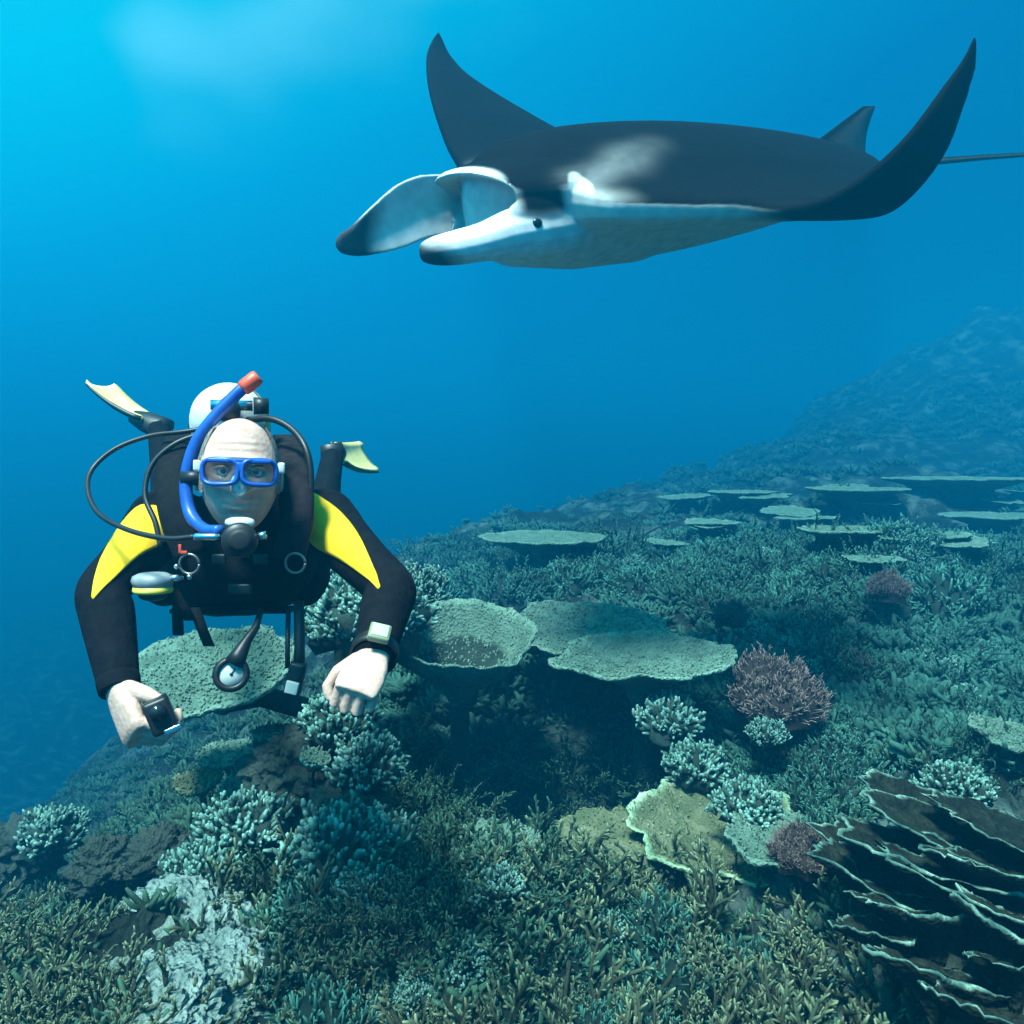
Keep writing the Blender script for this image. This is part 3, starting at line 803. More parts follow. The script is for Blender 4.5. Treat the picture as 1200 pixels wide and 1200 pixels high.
    tt_ = np.clip(((X - ax_) * (bx_ - ax_) + (aY - ay_) * (by_ - ay_)) / ((bx_ - ax_) ** 2 + (by_ - ay_) ** 2), 0, 1)
    db_ = np.hypot(X - ax_ - tt_ * (bx_ - ax_), aY - ay_ - tt_ * (by_ - ay_)) + wob * .5
    bar = np.exp(-(db_ / 0.032) ** 2) * ss(-0.1, 0.2, no[:, 2]) * (0.62 - 0.5 * tt_)
    spot = ss(1.0, 0.72, np.sqrt(((X + 0.115) / 0.022) ** 2 + ((aY - 0.240) / 0.034) ** 2) + wob * 2) * ss(-.3, .1, no[:, 2]) * 0.9
    tip = ss(MANTA_TIP - 0.05, MANTA_TIP + 0.02, X + wob * .3 - 0.35 * np.clip(no[:, 2], -1, 1) * 0.1)
    dark = np.array([0.0028, 0.0038, 0.0048]); grey = np.array([0.34, 0.35, 0.34]); white = np.array([0.80, 0.82, 0.80])
    c = dark[None, :] * (1 + 0.35 * wob2[:, None])
    c = c + (grey - c) * bar[:, None]
    c = c + (white - c) * np.clip(spot, 0, 1)[:, None]
    pc = np.array([0.66, 0.64, 0.58])[None, :] * (1 + 0.06 * wob2[:, None])
    hd = ss(-0.25, -0.02, X)[:, None]
    pc = pc + (np.array([0.82, 0.82, 0.80]) - pc) * hd
    c = c + (pc - c) * pale[:, None]
    c = c + (np.array([0.05, 0.055, 0.06]) - c) * tip[:, None]
    rgba = np.ones((nv, 4)); rgba[:, :3] = np.clip(c, 0.003, 1)
    ca.data.foreach_set('color', rgba.ravel())
    m = bpy.data.materials.new('manta_skin'); m.use_nodes = True
    N = m.node_tree.nodes; Lk = m.node_tree.links; p = N['Principled BSDF']
    a = N.new('ShaderNodeAttribute'); a.attribute_name = 'pigment'
    p.inputs['Roughness'].default_value = 0.85; p.inputs['Specular IOR Level'].default_value = 0.06
    tc = N.new('ShaderNodeTexCoord'); t1 = N.new('ShaderNodeTexNoise'); t1.inputs['Scale'].default_value = 19; t1.inputs['Detail'].default_value = 6
    Lk.new(tc.outputs['Object'], t1.inputs['Vector'])
    mr = N.new('ShaderNodeMapRange'); mr.inputs['To Min'].default_value = 0.6; mr.inputs['To Max'].default_value = 1.3
    Lk.new(t1.outputs['Fac'], mr.inputs['Value'])
    mx = N.new('ShaderNodeMix'); mx.data_type = 'RGBA'; mx.blend_type = 'MULTIPLY'; mx.inputs['Factor'].default_value = 1
    Lk.new(a.outputs['Color'], mx.inputs[6]); Lk.new(mr.outputs[0], mx.inputs[7]); Lk.new(mx.outputs[2], p.inputs['Base Color'])
    t2 = N.new('ShaderNodeTexNoise'); t2.inputs['Scale'].default_value = 160
    Lk.new(tc.outputs['Object'], t2.inputs['Vector'])
    bp = N.new('ShaderNodeBump'); bp.inputs['Strength'].default_value = 0.15; bp.inputs['Distance'].default_value = 0.004
    Lk.new(t2.outputs['Fac'], bp.inputs['Height']); Lk.new(bp.outputs[0], p.inputs['Normal'])
    me.materials.clear(); me.materials.append(m)
    # eyes
    me_ = mat('manta_eye', (0.01, 0.01, 0.012), rough=0.25, spec=0.5)
    for side in (1, -1):
        e = MB(); e.ball(Vector((-0.05, side * 0.229, -0.062)) * S, (0.013 * S, 0.006 * S, 0.011 * S), 14, 10)
        e.build('eye', me_, root)
    tag(root, 'large black and white manta ray gliding with wings raised and mouth open', 'manta ray')
    root.location = MANTA_POS
    f = Vector(MANTA_FWD).normalized()
    lft = Vector((0, 0, 1)).cross(f).normalized()
    up = f.cross(lft)
    M = Matrix((f, lft, up)).transposed().to_4x4() @ Matrix.Rotation(R(MANTA_ROLL), 4, 'X')
    root.rotation_euler = M.to_euler()
    return root
MANTA_TW = {1: 1.0, -1: 1.0}
MANTA_CUP = {1: 1.0, -1: 1.0}
MANTA_TIP = 0.175
# x, y, z, half height, thickness, twist (deg)
MANTA_SPAN = {1: 0.726, -1: 0.72}
MANTA_LOBE = {1: [(-0.20, 0.180, -0.060, 0.050, 0.010, 0), (-0.10, 0.194, -0.072, 0.060, 0.022, 0), (0.00, 0.203, -0.080, 0.052, 0.026, 0), (0.07, 0.198, -0.090, 0.040, 0.026, 0), (0.12, 0.185, -0.096, 0.036, 0.025, 0), (0.165, 0.170, -0.099, 0.030, 0.022, 0), (0.192, 0.162, -0.100, 0.020, 0.015, 0), (0.20, 0.160, -0.100, 0.008, 0.006, 0)],
              -1: [(-0.12, 0.195, -0.010, 0.060, 0.014, 0), (-0.05, 0.204, -0.012, 0.072, 0.016, 0), (0.02, 0.205, -0.014, 0.076, 0.017, 0), (0.09, 0.203, -0.032, 0.074, 0.015, 0), (0.17, 0.190, -0.060, 0.054, 0.014, 0), (0.225, 0.165, -0.076, 0.036, 0.020, 0), (0.263, 0.153, -0.080, 0.022, 0.016, 0), (0.275, 0.150, -0.081, 0.008, 0.006, 0)]}
MANTA_POS = at(545, 232, 3.2)
MANTA_FWD = (-0.87, -0.47, -0.22)
MANTA_ROLL = -14
build_manta()

# ------------------------------------------------------------------ scuba diver
from mathutils.bvhtree import BVHTree
def join_mesh(o, mb, mi):
    bm = bmesh.new(); bm.from_mesh(o.data)
    vs = [bm.verts.new(v) for v in mb.v]
    for f in mb.f:
        try:
            q = bm.faces.new([vs[i] for i in f]); q.smooth = True; q.material_index = mi
        except ValueError: pass
    bmesh.ops.recalc_face_normals(bm, faces=bm.faces)
    bm.to_mesh(o.data); bm.free()

def hand_mb(W, D, N, thumb_sign, curl, splay=4.0, thumb_curl=30, sc=1.0):
    """W wrist, D direction of the fingers, N back-of-hand normal"""
    D = D.normalized(); N = (N - D * N.dot(D)).normalized(); S = D.cross(N).normalized() * thumb_sign
    b = MB()
    P = lambda d, s, n: W + (D * d + S * s + N * n) * sc
    rings = []
    for d, hw, ht, n0 in [(-0.022, .024, .019, 0), (-0.008, .027, .020, 0), (0.01, .030, .020, 0), (.035, .038, .019, 0), (.065, .042, .0165, .001), (.088, .041, .014, .002), (.098, .036, .009, .002)]:
        rings.append([P(d, hw * math.copysign(abs(math.cos(q)) ** .75, math.cos(q)), n0 + ht * math.copysign(abs(math.sin(q)) ** .8, math.sin(q))) for q in [2 * math.pi * k / 18 for k in range(18)]])
    b.rings(rings)
    L = [(.043, .026, .021), (.048, .030, .022), (.045, .028, .021), (.036, .021, .019)]
    for i in range(4):
        s0 = .031 - i * .0205
        base = P(.086 - (.006 if i == 3 else 0) - (.002 if i == 0 else 0), s0, .001)
        yaw = R(splay * (1.5 - i))
        d0 = (D * math.cos(yaw) + S * math.sin(yaw)).normalized()
        ang = 0.0; p = base - d0 * .02 * sc; pts = [p, base]; rad = [.0088, .0102]
        p = base
        cu = curl[i]
        for j in range(3):
            ang += R(cu[j])
            dd = d0 * math.cos(ang) - N * math.sin(ang)
            for h in (.33, .66, 1.0):
                pts.append(p + dd * L[i][j] * sc * h)
                rad.append((.0096 - .0009 * j) * (1.05 if h == 1.0 and j < 2 else .97))
            p = p + dd * L[i][j] * sc
        rad[-1] = .0055
        rad = [r * sc * (0.86 if i == 3 else 1.0) for r in rad]
        b.tube(pts, rad, 10)
    # thumb leaves the side of the palm near its base
    p0 = P(.022, .026, -.006)
    a0 = (D * .72 + S * .62 - N * .30).normalized()
    a1 = (D * .86 + S * .22 - N * .50).normalized()
    a2 = (D * math.cos(R(thumb_curl)) - N * .6 * math.sin(R(thumb_curl)) - S * .6 * math.sin(R(thumb_curl))).normalized()
    p1 = p0 + a0 * .040 * sc; p2 = p1 + a1 * .032 * sc; p3 = p2 + a2 * .026 * sc
    b.tube([p0 - a0 * .015 * sc, p0, (p0 + p1) / 2, p1, (p1 + p2) / 2, p2, (p2 + p3) / 2, p3], [r * sc for r in (.014, .016, .0145, .0125, .0112, .0112, .0105, .006)], 10)
    return b

def head_mesh(HM):
    """bald head with a modelled face in head axes: x right, y out of the face, z up"""
    bm = bmesh.new(); bmesh.ops.create_icosphere(bm, subdivisions=6, radius=1.0)
    g = lambda x, z, cx, cz, sx, sz: math.exp(-((x - cx) / sx) ** 2 - ((z - cz) / sz) ** 2)
    for v in bm.verts:
        d = v.co.normalized()
        x, y, z = d.x * .081, d.y * (.098 if d.y > 0 else .105), d.z * (.117 if d.z > 0 else .124)
        t = sstep(.01, -.11, z)
        x *= 1 - .11 * t * (0.6 + 0.4 * max(0, d.y))
        if d.y < 0: y *= 1 - .35 * t
        if d.z < -.2 and d.y < .2: z *= 1 - .25 * sstep(.2, -.6, d.y)
        if d.y > 0:
            y = .098 * d.y ** .80
            fr = sstep(0.05, .55, d.y); ax = abs(x)
            y += fr * (.024 * g(ax, z, 0, -.022, .0125, .022) + .012 * g(ax, z, 0, -.034, .018, .010) + .010 * g(ax, z, 0, .008, .010, .022))
            y -= fr * .017 * g(ax, z, .031, .004, .017, .012)
            y += fr * .0075 * g(ax, z, .030, .026, .026, .009)
            y += fr * .006 * g(ax, z, .046, -.022, .018, .016)
            y -= fr * .006 * g(ax, z, .034, -.048, .014, .018)
            y += fr * (.008 * g(ax, z, 0, -.056, .022, .006) + .008 * g(ax, z, 0, -.070, .020, .006) - .005 * g(ax, z, 0, -.0635, .024, .003))
            y += fr * .010 * g(ax, z, 0, -.098, .020, .014) - fr * .004 * g(ax, z, 0, -.082, .022, .006)
            y += fr * .0012 * math.sin(z * 420) * sstep(.035, .05, z) * sstep(.085, .06, z) * sstep(.06, .03, ax)
        v.co = HM @ Vector((x, y, z))
    b = MB(); bm.verts.index_update()
    b.add([v.co.copy() for v in bm.verts], [[v.index for v in f.verts] for f in bm.faces]); bm.free()
    for s in (-1, 1):          # ears
        rings = []
        for k, (dx, sc, dz) in enumerate([(.071, .7, 0), (.079, 1.0, 0), (.086, 1.08, 0), (.089, .98, 0), (.086, .78, 0), (.082, .5, 0)]):
            rings.append([HM @ Vector((s * dx, -.012 - (.010 if k > 1 else 0) + .017 * sc * math.cos(q), -.004 + .030 * sc * math.sin(q) - (.004 if math.sin(q) < 0 else 0) * math.cos(q))) for q in [2 * math.pi * i / 16 for i in range(16)]])
        b.rings(rings)
    return b

def build_diver():
    root = empty('person', at(280, 640, 1.9))
    I = root.matrix_world.inverted() if False else Matrix.Translation(-root.location)
    L = lambda p: Vector(p) - root.location            # world -> diver space
    A = lambda u, v, d: L(at(u, v, d))
    suit = mat('black_neoprene', (.003, .003, .0045), (.006, .006, .009), 30, .85, .7, 24, .10, dist=.014)
    yellow = mat('yellow_neoprene', (.90, .50, .008), (.98, .58, .015), 25, .7, .25, 220, .25, dist=.002)
    skin = mat('pale_skin', (.52, .30, .23), (.70, .46, .37), 26, .55, .6, 110, .35, c3=(.62, .38, .30), dist=.003)
    nylon = mat('black_nylon', (.003, .003, .004), (.010, .010, .012), 60, .8, .5, 260, .12, dist=.003)
    rubber = mat('black_rubber', (.008, .008, .009), (.014, .014, .016), 20, .45, spec=.5)
    chrome = mat('chrome_metal', (.7, .72, .74), rough=.22, metallic=1.0)
    blue = mat('blue_silicone', (.012, .075, .36), (.02, .11, .46), 20, .35, spec=.5)
    red = mat('orange_red_plastic', (.75, .07, .03), (.85, .12, .05), 20, .4, spec=.5)
    tankw = mat('white_tank_paint', (.72, .73, .72), (.80, .80, .78), 12, .4, .1, 40, .5)
    yellowp = mat('yellow_plastic', (.80, .55, .06), (.85, .65, .12), 20, .4, spec=.5)
    fincol = mat('cream_yellow_rubber', (.75, .62, .16), (.85, .78, .40), 14, .5, spec=.4)
    clear = mat('pale_clear_silicone', (.72, .74, .74), (.80, .82, .82), 20, .3, spec=.5)
    cn = clear.node_tree; ctr = cn.nodes.new('ShaderNodeBsdfTransparent'); cmx = cn.nodes.new('ShaderNodeMixShader'); cmx.inputs['Fac'].default_value = .82
    cn.links.new(ctr.outputs[0], cmx.inputs[1]); cn.links.new(cn.nodes['Principled BSDF'].outputs[0], cmx.inputs[2]); cn.links.new(cmx.outputs[0], cn.nodes['Material Output'].inputs['Surface'])
    white = mat('white_plastic', (.78, .79, .78), (.84, .84, .82), 20, .4, spec=.5)
    grey = mat('grey_plastic', (.22, .25, .27), (.32, .35, .36), 30, .45, spec=.5)
    dial = mat('pale_dial', (.60, .62, .56), (.66, .68, .60), 40, .4, spec=.4)
    greenf = mat('greenish_display', (.42, .48, .30), (.50, .55, .36), 30, .35, spec=.5)
    # glass: thin clear sheet
    glass = bpy.data.materials.new('clear_glass'); glass.use_nodes = True
    gn = glass.node_tree; gn.nodes.clear()
    go = gn.nodes.new('ShaderNodeOutputMaterial'); gm = gn.nodes.new('ShaderNodeMixShader'); gt = gn.nodes.new('ShaderNodeBsdfTransparent'); gg = gn.nodes.new('ShaderNodeBsdfGlossy')
    gg.inputs['Roughness'].default_value = .05; gt.inputs['Color'].default_value = (.97, .98, .98, 1)
    gm.inputs['Fac'].default_value = .05
    gn.links.new(gt.outputs[0], gm.inputs[1]); gn.links.new(gg.outputs[0], gm.inputs[2]); gn.links.new(gm.outputs[0], go.inputs['Surface'])

    # ---- head frame
    H = A(281, 556, 1.62)
    fy = (L(CAM) - H).normalized(); fy = (fy + Vector((0, 0, .03))).normalized()
    fx = Vector((0, 0, 1)).cross(-fy).normalized() * 1.0
    if fx.x < 0: fx = -fx
    fz = fx.cross(fy).normalized()
    if fz.z < 0: fz = -fz
    tilt = R(-2)
    fx, fz = fx * math.cos(tilt) + fz * math.sin(tilt), fz * math.cos(tilt) - fx * math.sin(tilt)
    HM = Matrix((fx, fy, fz)).transposed().to_4x4(); HM.translation = H
    # ---- body
    C0 = A(282, 618, 1.86); C1 = A(278, 668, 2.42)
    T = (C1 - C0).normalized(); X = Vector((1, 0, 0)); U = X.cross(T).normalized()
    if U.z < 0: U = -U
    b = MB()
    def ell(t, w, dz, h): return [C0 + T * t + X * (w * math.cos(q)) + U * (dz + h * math.sin(q)) for q in [2 * math.pi * k / 32 for k in range(32)]]
    b.rings([ell(*r) for r in [(-.09, .055, .03, .05), (-.05, .085, .02, .075), (.0, .15, .005, .095), (.05, .185, 0, .115), (.14, .190, -.005, .125), (.27, .172, -.005, .12), (.40, .155, 0, .11), (.50, .168, 0, .115), (.58, .15, 0, .11), (.64, .08, 0, .07)]])
    b.tube([C0 + U * .01 + T * .03, lerp(C0, H, .45) + U * .01, H - fz * .03 - fy * .03], [.075, .058, .056], 20)
    SL, EL, WL = A(190, 613, 1.86), A(121, 692, 1.62), A(141, 812, 1.50)
    SR, ER, WR_ = A(380, 612, 1.86), A(458, 690, 1.62), A(437, 772, 1.42)
    for S_, E_, W_ in ((SL, EL, WL), (SR, ER, WR_)):
        inn = lerp(S_, C0, .35)
        up = [inn, S_, lerp(S_, E_, .3), lerp(S_, E_, .65), E_, lerp(E_, W_, .22), lerp(E_, W_, .55), lerp(E_, W_, .93)]
        rr = [.078, .077, .068, .058, .052, .0535, .047, .0385]
        path = cr([tuple(p) + (r,) for p, r in zip(up, rr)], 5)
        b.tube([p[:3] for p in path], [float(p[3]) for p in path], 24)
        b.ball(S_ + U * .005, (.080, .076, .078), 20, 14)
    HL, HR = C0 + T * .52 - X * .09, C0 + T * .52 + X * .09
    KL, KR = A(205, 640, 2.72), A(372, 636, 2.74)
    NL, NR = A(186, 500, 2.98), A(390, 532, 2.96)
    for Hp, Kn, An in ((HL, KL, NL), (HR, KR, NR)):
        path = cr([tuple(Hp) + (.092,), tuple(lerp(Hp, Kn, .5)) + (.08,), tuple(Kn) + (.062,), tuple(lerp(Kn, An, .3)) + (.062,), tuple(lerp(Kn, An, .7)) + (.048,), tuple(An) + (.042,)], 5)
        b.tube([p[:3] for p in path], [float(p[3]) for p in path], 22)
    body = b.build('body', None, root)
    remesh(body, .0065, 6, .5)
    me = body.data; me.materials.clear(); me.materials.append(suit); me.materials.append(skin)
    for p in me.polygons:
        p.material_index = 1 if (p.center - H).length < .135 else 0
    bvh = BVHTree.FromPolygons([v.co.copy() for v in me.vertices], [tuple(p.vertices) for p in me.polygons])
    join_mesh(body, head_mesh(HM), 1)
    # hands
    DL = (A(160, 862, 1.46) - WL).normalized()
    hl = hand_mb(WL - DL * .012, DL, Vector((-.75, -.62, .1)), -1, [(50, 62, 45), (55, 62, 45), (58, 64, 45), (60, 66, 45)], 3, 35, 1.16)
    DR = (A(412, 818, 1.345) - WR_).normalized()
    hr = hand_mb(WR_ - DR * .012, DR, Vector((.10, -.80, .60)), 1, [(62, 78, 50), (66, 80, 50), (68, 82, 50), (70, 84, 50)], 2, 55, 1.0)
    for k, hm in enumerate((hl, hr)):
        t = hm.build('hand', None, None); remesh(t, .0028, 3, .4)
        q = MB(); q.add([v.co.copy() for v in t.data.vertices], [tuple(p.vertices) for p in t.data.polygons])
        d_ = t.data; bpy.data.objects.remove(t); bpy.data.meshes.remove(d_)
        join_mesh(body, q, 1)
    # cuffs
    for E_, W_ in ((EL, WL), (ER, WR_)):
        q = MB(); q.tube([lerp(E_, W_, .86), lerp(E_, W_, .90), lerp(E_, W_, .97), lerp(E_, W_, .985)], [.0400, .0402, .0385, .036], 24)
        q.build('cuff', suit, root)
    # yellow sleeve panels laid on the suit
    LC = L(CAM)
    def panel(outer, inner):
        o_ = cr(outer, 6); i_ = cr(inner, 6); n = len(o_); m = 12
        top = []
        for a in range(n):
            for k in range(m + 1):
                u, v = lerp(o_[a], i_[a], k / m)
                ray = (A(u, v, 1.7) - LC).normalized()
                hit, nrm, _, dist = bvh.ray_cast(LC, ray)
                if hit is None or dist > 2.0:
                    hit, nrm, _, dist = bvh.find_nearest(A(u, v, 1.74))
                top.append((hit, nrm))
        for _ in range(14):
            new = []
            for a in range(n):
                for k in range(m + 1):
                    nb_ = [(x, y) for x, y in ((a - 1, k), (a + 1, k), (a, k - 1), (a, k + 1)) if 0 <= x < n and 0 <= y <= m]
                    if a in (0, n - 1): nb_ = [q_ for q_ in nb_ if q_[0] == a]
                    if k in (0, m): nb_ = [q_ for q_ in nb_ if q_[1] == k]
                    if not nb_ or (a in (0, n - 1) and k in (0, m)): nb_ = [(a, k)]
                    av = sum((top[x * (m + 1) + y][0] for x, y in nb_), Vector()) / len(nb_)
                    new.append(lerp(top[a * (m + 1) + k][0], av, .6))
            top = []
            for pnt in new:
                h_, n_, _, _ = bvh.find_nearest(pnt); top.append((h_, n_))
        v = [h + nn * .004 for h, nn in top] + [h - nn * .003 for h, nn in top]
        f = []; N_ = n * (m + 1)
        for a in range(n - 1):
            for k in range(m):
                i0 = a * (m + 1) + k
                f.append((i0, i0 + 1, i0 + m + 2, i0 + m + 1)); f.append((N_ + i0, N_ + i0 + m + 1, N_ + i0 + m + 2, N_ + i0 + 1))
        edge = [k for k in range(m + 1)] + [a * (m + 1) + m for a in range(1, n)] + [(n - 1) * (m + 1) + k for k in range(m - 1, -1, -1)] + [a * (m + 1) for a in range(n - 2, 0, -1)]
        for i in range(len(edge)):
            a, c = edge[i], edge[(i + 1) % len(edge)]
            f.append((a, c, c + N_, a + N_))
        q = MB(); q.add(v, f); return q.build('sleeve_panel', yellow, root)
    panel([(186, 579), (163, 592), (136, 622), (114, 668), (108, 700)], [(193, 606), (194, 640), (168, 645), (140, 672), (110, 703)])
    panel([(366, 578), (388, 590), (416, 618), (434, 655), (446, 688)], [(362, 606), (362, 638), (393, 651), (420, 670), (443, 691)])

    # ---- hair: short grey fringe round the sides
    hb = MB(); hv = []; hf = []
    na, nb = 40, 10
    for i in range(nb + 1):
        for j in range(na + 1):
            ph = R(lerp(-30, 210, j / na)) + math.pi        # sides and back
            th = R(lerp(40, 108, i / nb))
            d = Vector((math.sin(th) * math.cos(ph), math.sin(th) * math.sin(ph), math.cos(th)))
            k = 1.035 + .02 * nz(d, 9, 3)
            hv.append(HM @ Vector((d.x * .0815 * k, d.y * (.098 if d.y > 0 else .105) * k, d.z * .124 * k)))
    for i in range(nb):
        for j in range(na):
            a = i * (na + 1) + j; hf.append((a, a + 1, a + na + 2, a + na + 1))
    hb.add(hv, hf)
    hb.build('hair', mat('short_grey_hair', (.10, .09, .08), (.34, .32, .29), 120, .8, .8, 300, .2, dist=.004), root)

    # ---- eyes
    ew = mat('eye_white', (.75, .73, .70), rough=.2, spec=.5); ei = mat('brown_iris', (.05, .025, .012), rough=.15, spec=.6)
    for s in (-1, 1):
        q = MB(); q.ball((0, 0, 0), .0125, 16, 12); q.v = [HM @ (v + Vector((s * .031, .0775, .004))) for v in q.v]
        e = q.build('eye', ew, root)
        q = MB(); q.ball((0, 0, 0), (.0058, .003, .0058), 14, 8); q.v = [HM @ (v + Vector((s * .031, .0895, .003))) for v in q.v]
        q.build('iris', ei, e)
        q = MB()       # eyelid and brow fold
        q.tube([HM @ Vector((s * (.031 + dx), .0885 - abs(dx) * .30, .0115 - dx * dx * 12)) for dx in np.linspace(-.017, .017, 9)], [.002, .0032, .004, .0042, .0042, .0042, .004, .0032, .002], 8)
        q.build('eyelid', skin, root)

    # ---- mask
    def rr_loop(cx, cz, hw, hh, y0, p=3.2, n=40, nosecut=0.0, bow=5.0):
        pts = []
        for k in range(n):
            q = 2 * math.pi * k / n
            x = hw * math.copysign(abs(math.cos(q)) ** (2 / p), math.cos(q)); z = hh * math.copysign(abs(math.sin(q)) ** (2 / p), math.sin(q))
            pts.append(Vector((cx + x, y0 - bow * (cx + x) ** 2, cz + z)))
        return pts
    mask = empty('mask', H); mask.parent = root
    mi_ = Matrix.Translation(-H)
    MH = mi_ @ HM
    def mpart(q, name, mt, par=mask):
        q.v = [MH @ v for v in q.v]; return q.build(name, mt, par)
    fr = MB()
    for s in (-1, 1):
        lp = rr_loop(s * .0365, .001, .0325, .0245, .128)
        n = len(lp); rings = []
        for k in range(n):
            c = lp[k]; nx = (lp[k] - Vector((s * .0365, lp[k].y, .001))).normalized()
            rings.append([c + nx * (.0052 * math.cos(q)) + Vector((0, .0065 * math.sin(q), 0)) for q in [2 * math.pi * i / 8 for i in range(8)]])
        rings.append(rings[0]); fr.rings(rings, False, False)
    fr.box((0, .128, .010), (.016, .011, .020), None, .003)
    fr.box((0, .127, .0225), (.118, .009, .009), None, .003)
    mpart(fr, 'frame', blue)
    for s in (-1, 1):
        q = MB(); lp = rr_loop(s * .0365, .001, .030, .022, .1285)
        q.add(lp + [p - Vector((0, .0025, 0)) for p in lp], [tuple(range(40)), tuple(range(79, 39, -1))] + [(k, k + 40, (k + 1) % 40 + 40, (k + 1) % 40) for k in range(40)])
        mpart(q, 'lens', glass)
    # clear skirt from the frame back to the face, with the nose pocket
    sk = MB(); rings = []
    for y0, kx, kz, bow in [(.124, 1.0, 1.0, 5.0), (.112, 1.04, 1.08, 5.5), (.098, 1.02, 1.14, 7.0), (.088, .99, 1.20, 9.0)]:
        lp = []
        for k in range(48):
            q = 2 * math.pi * k / 48
            x = .072 * kx * math.copysign(abs(math.cos(q)) ** .62, math.cos(q)); z = .029 * kz * math.copysign(abs(math.sin(q)) ** .62, math.sin(q))
            if z < 0: z -= .022 * math.exp(-(x / .016) ** 2)
            lp.append(Vector((x, y0 - bow * x * x, .001 + z)))
        rings.append(lp)
    sk.rings(rings, False, False)
    mpart(sk, 'skirt', clear)
    q = MB(); q.ball((0, .108, -.022), (.019, .019, .028), 18, 12); mpart(q, 'nose_pocket', clear)
    st = MB()
    arc = [Vector((.083 * math.cos(a), -.0 + .108 * math.sin(a) * (1 if math.sin(a) < 0 else .9), .012 + .02 * max(0, -math.sin(a)))) for a in [R(x) for x in np.linspace(38, -218, 40)]]
    rings = [[p + Vector((0, 0, .009)), p + (Vector((p.x, p.y, 0)).normalized() * .003) + Vector((0, 0, .009)), p + (Vector((p.x, p.y, 0)).normalized() * .003) - Vector((0, 0, .009)), p - Vector((0, 0, .009))] for p in arc]
    st.rings(rings); mpart(st, 'strap', rubber)
    for s in (-1, 1):
        q = MB(); q.box((s * .080, .075, .013), (.014, .022, .022), None, .004); mpart(q, 'buckle', clear)

    # ---- snorkel
    sn = empty('snorkel', A(222, 590, 1.56)); sn.parent = root; so = sn.location
    pth = cr([tuple(A(*p) - so) for p in [(258, 622, 1.50), (240, 620, 1.53), (224, 604, 1.56), (218, 575, 1.575), (221, 545, 1.58), (232, 515, 1.585), (252, 488, 1.59), (276, 463, 1.60), (286, 454, 1.605)]], 6)
    q = MB(); q.tube(pth, [.0115] * 10 + [.0130] * (len(pth) - 10), 14); q.build('tube', blue, sn)
    q = MB(); e0, e1 = A(284, 456, 1.605) - so, A(303, 441, 1.612) - so; dd = (e1 - e0)
    q.tube([e0, e0 + dd * .15, e0 + dd * .85, e1], [.0145, .0165, .0165, .014], 14); q.build('top_cap', red, sn)
    q = MB(); q.tube([A(214, 560, 1.575) - so, A(238, 560, 1.575) - so], .0155, 10); q.build('keeper', rubber, sn)

    # ---- regulator in the mouth
    rg = empty('regulator', A(281, 628, 1.49)); rg.parent = root; ro = rg.location
    RM = HM.to_3x3().to_4x4()
    q = MB(); q.lathe([(.020, -.03), (.030, -.026), (.034, -.006), (.034, .010), (.031, .016), (.018, .019), (0.001, .0195)], RM @ Matrix.Translation((0, -.0, -.008)) @ Matrix.Rotation(R(-90), 4, 'X'), 32)
    q.build('second_stage', rubber, rg)
    q = MB(); q.lathe([(.022, .0), (.023, .003), (.014, .005), (.001, .0055)], RM @ Matrix.Translation((0, .019, -.008)) @ Matrix.Rotation(R(-90), 4, 'X'), 28)
    q.build('purge_cover', mat('matt_black_plastic', (.012, .012, .014), (.02, .02, .022), 30, .6, spec=.4), rg)
    q = MB(); q.tube([RM @ Vector((x, -.022 - 8 * x * x, .026)) for x in np.linspace(-.026, .026, 9)], [.006, .009, .0105, .011, .011, .011, .0105, .009, .006], 12, flat=.8); q.build('mouthpiece', clear, rg)
    q = MB(); q.tube([RM @ Vector((s * .02, .0, -.03)) for s in (-1, 1)], .012, 12); q.build('exhaust_tee', rubber, rg)
    q = MB(); q.tube([A(258, 629, 1.485) - ro, A(250, 629, 1.485) - ro, A(230, 629, 1.487) - ro, A(227, 629, 1.488) - ro], [.0055, .0072, .0072, .0055], 14); q.build('hose_fitting', chrome, rg)
    q = MB(); q.tube([A(303, 628, 1.49) - ro, A(312, 627, 1.49) - ro], [.007, .0085], 12); q.build('side_knob', chrome, rg)

    # ---- hoses
    def hose(pts, r, name='hose', m=rubber, par=root):
        q = MB(); q.tube(cr([tuple(A(*p)) for p in pts], 8), r, 10); return q.build(name, m, par)
    hose([(229, 629, 1.487), (195, 631, 1.50), (150, 621, 1.54), (116, 602, 1.60), (103, 575, 1.66), (108, 550, 1.71), (135, 526, 1.74), (175, 511, 1.76), (215, 506, 1.76), (250, 500, 1.77)], .0055)
    hose([(290, 492, 1.76), (318, 491, 1.74), (342, 503, 1.72), (358, 525, 1.69), (364, 556, 1.68), (362, 600, 1.68), (356, 640, 1.69)], .0075)
    hose([(245, 505, 1.77), (205, 520, 1.74), (178, 545, 1.72), (170, 580, 1.70), (182, 612, 1.68), (188, 640, 1.67)], .0058)
    # ---- tank
    tk = empty('air_tank', A(269, 486, 1.78)); tk.parent = root; to = tk.location
    TD = (A(272, 560, 2.42) - A(269, 483, 1.78)).normalized()
    TM = Matrix.Translation(A(269, 482, 1.78) - to) @ TD.to_track_quat('Z', 'Y').to_matrix().to_4x4()
    q = MB(); q.lathe([(.022, -.022), (.026, -.018), (.042, -.012), (.062, .003), (.079, .027), (.089, .058), (.092, .09), (.092, .50), (.086, .53), (.06, .555), (.001, .56)], TM, 40); q.build('cylinder', tankw, tk)
    q = MB(); q.lathe([(.0925, .12), (.0955, .122), (.0955, .17), (.0925, .172)], TM, 36, cap=False); q.build('cam_band', nylon, tk)
    q = MB()
    nseg = 12; rings = []
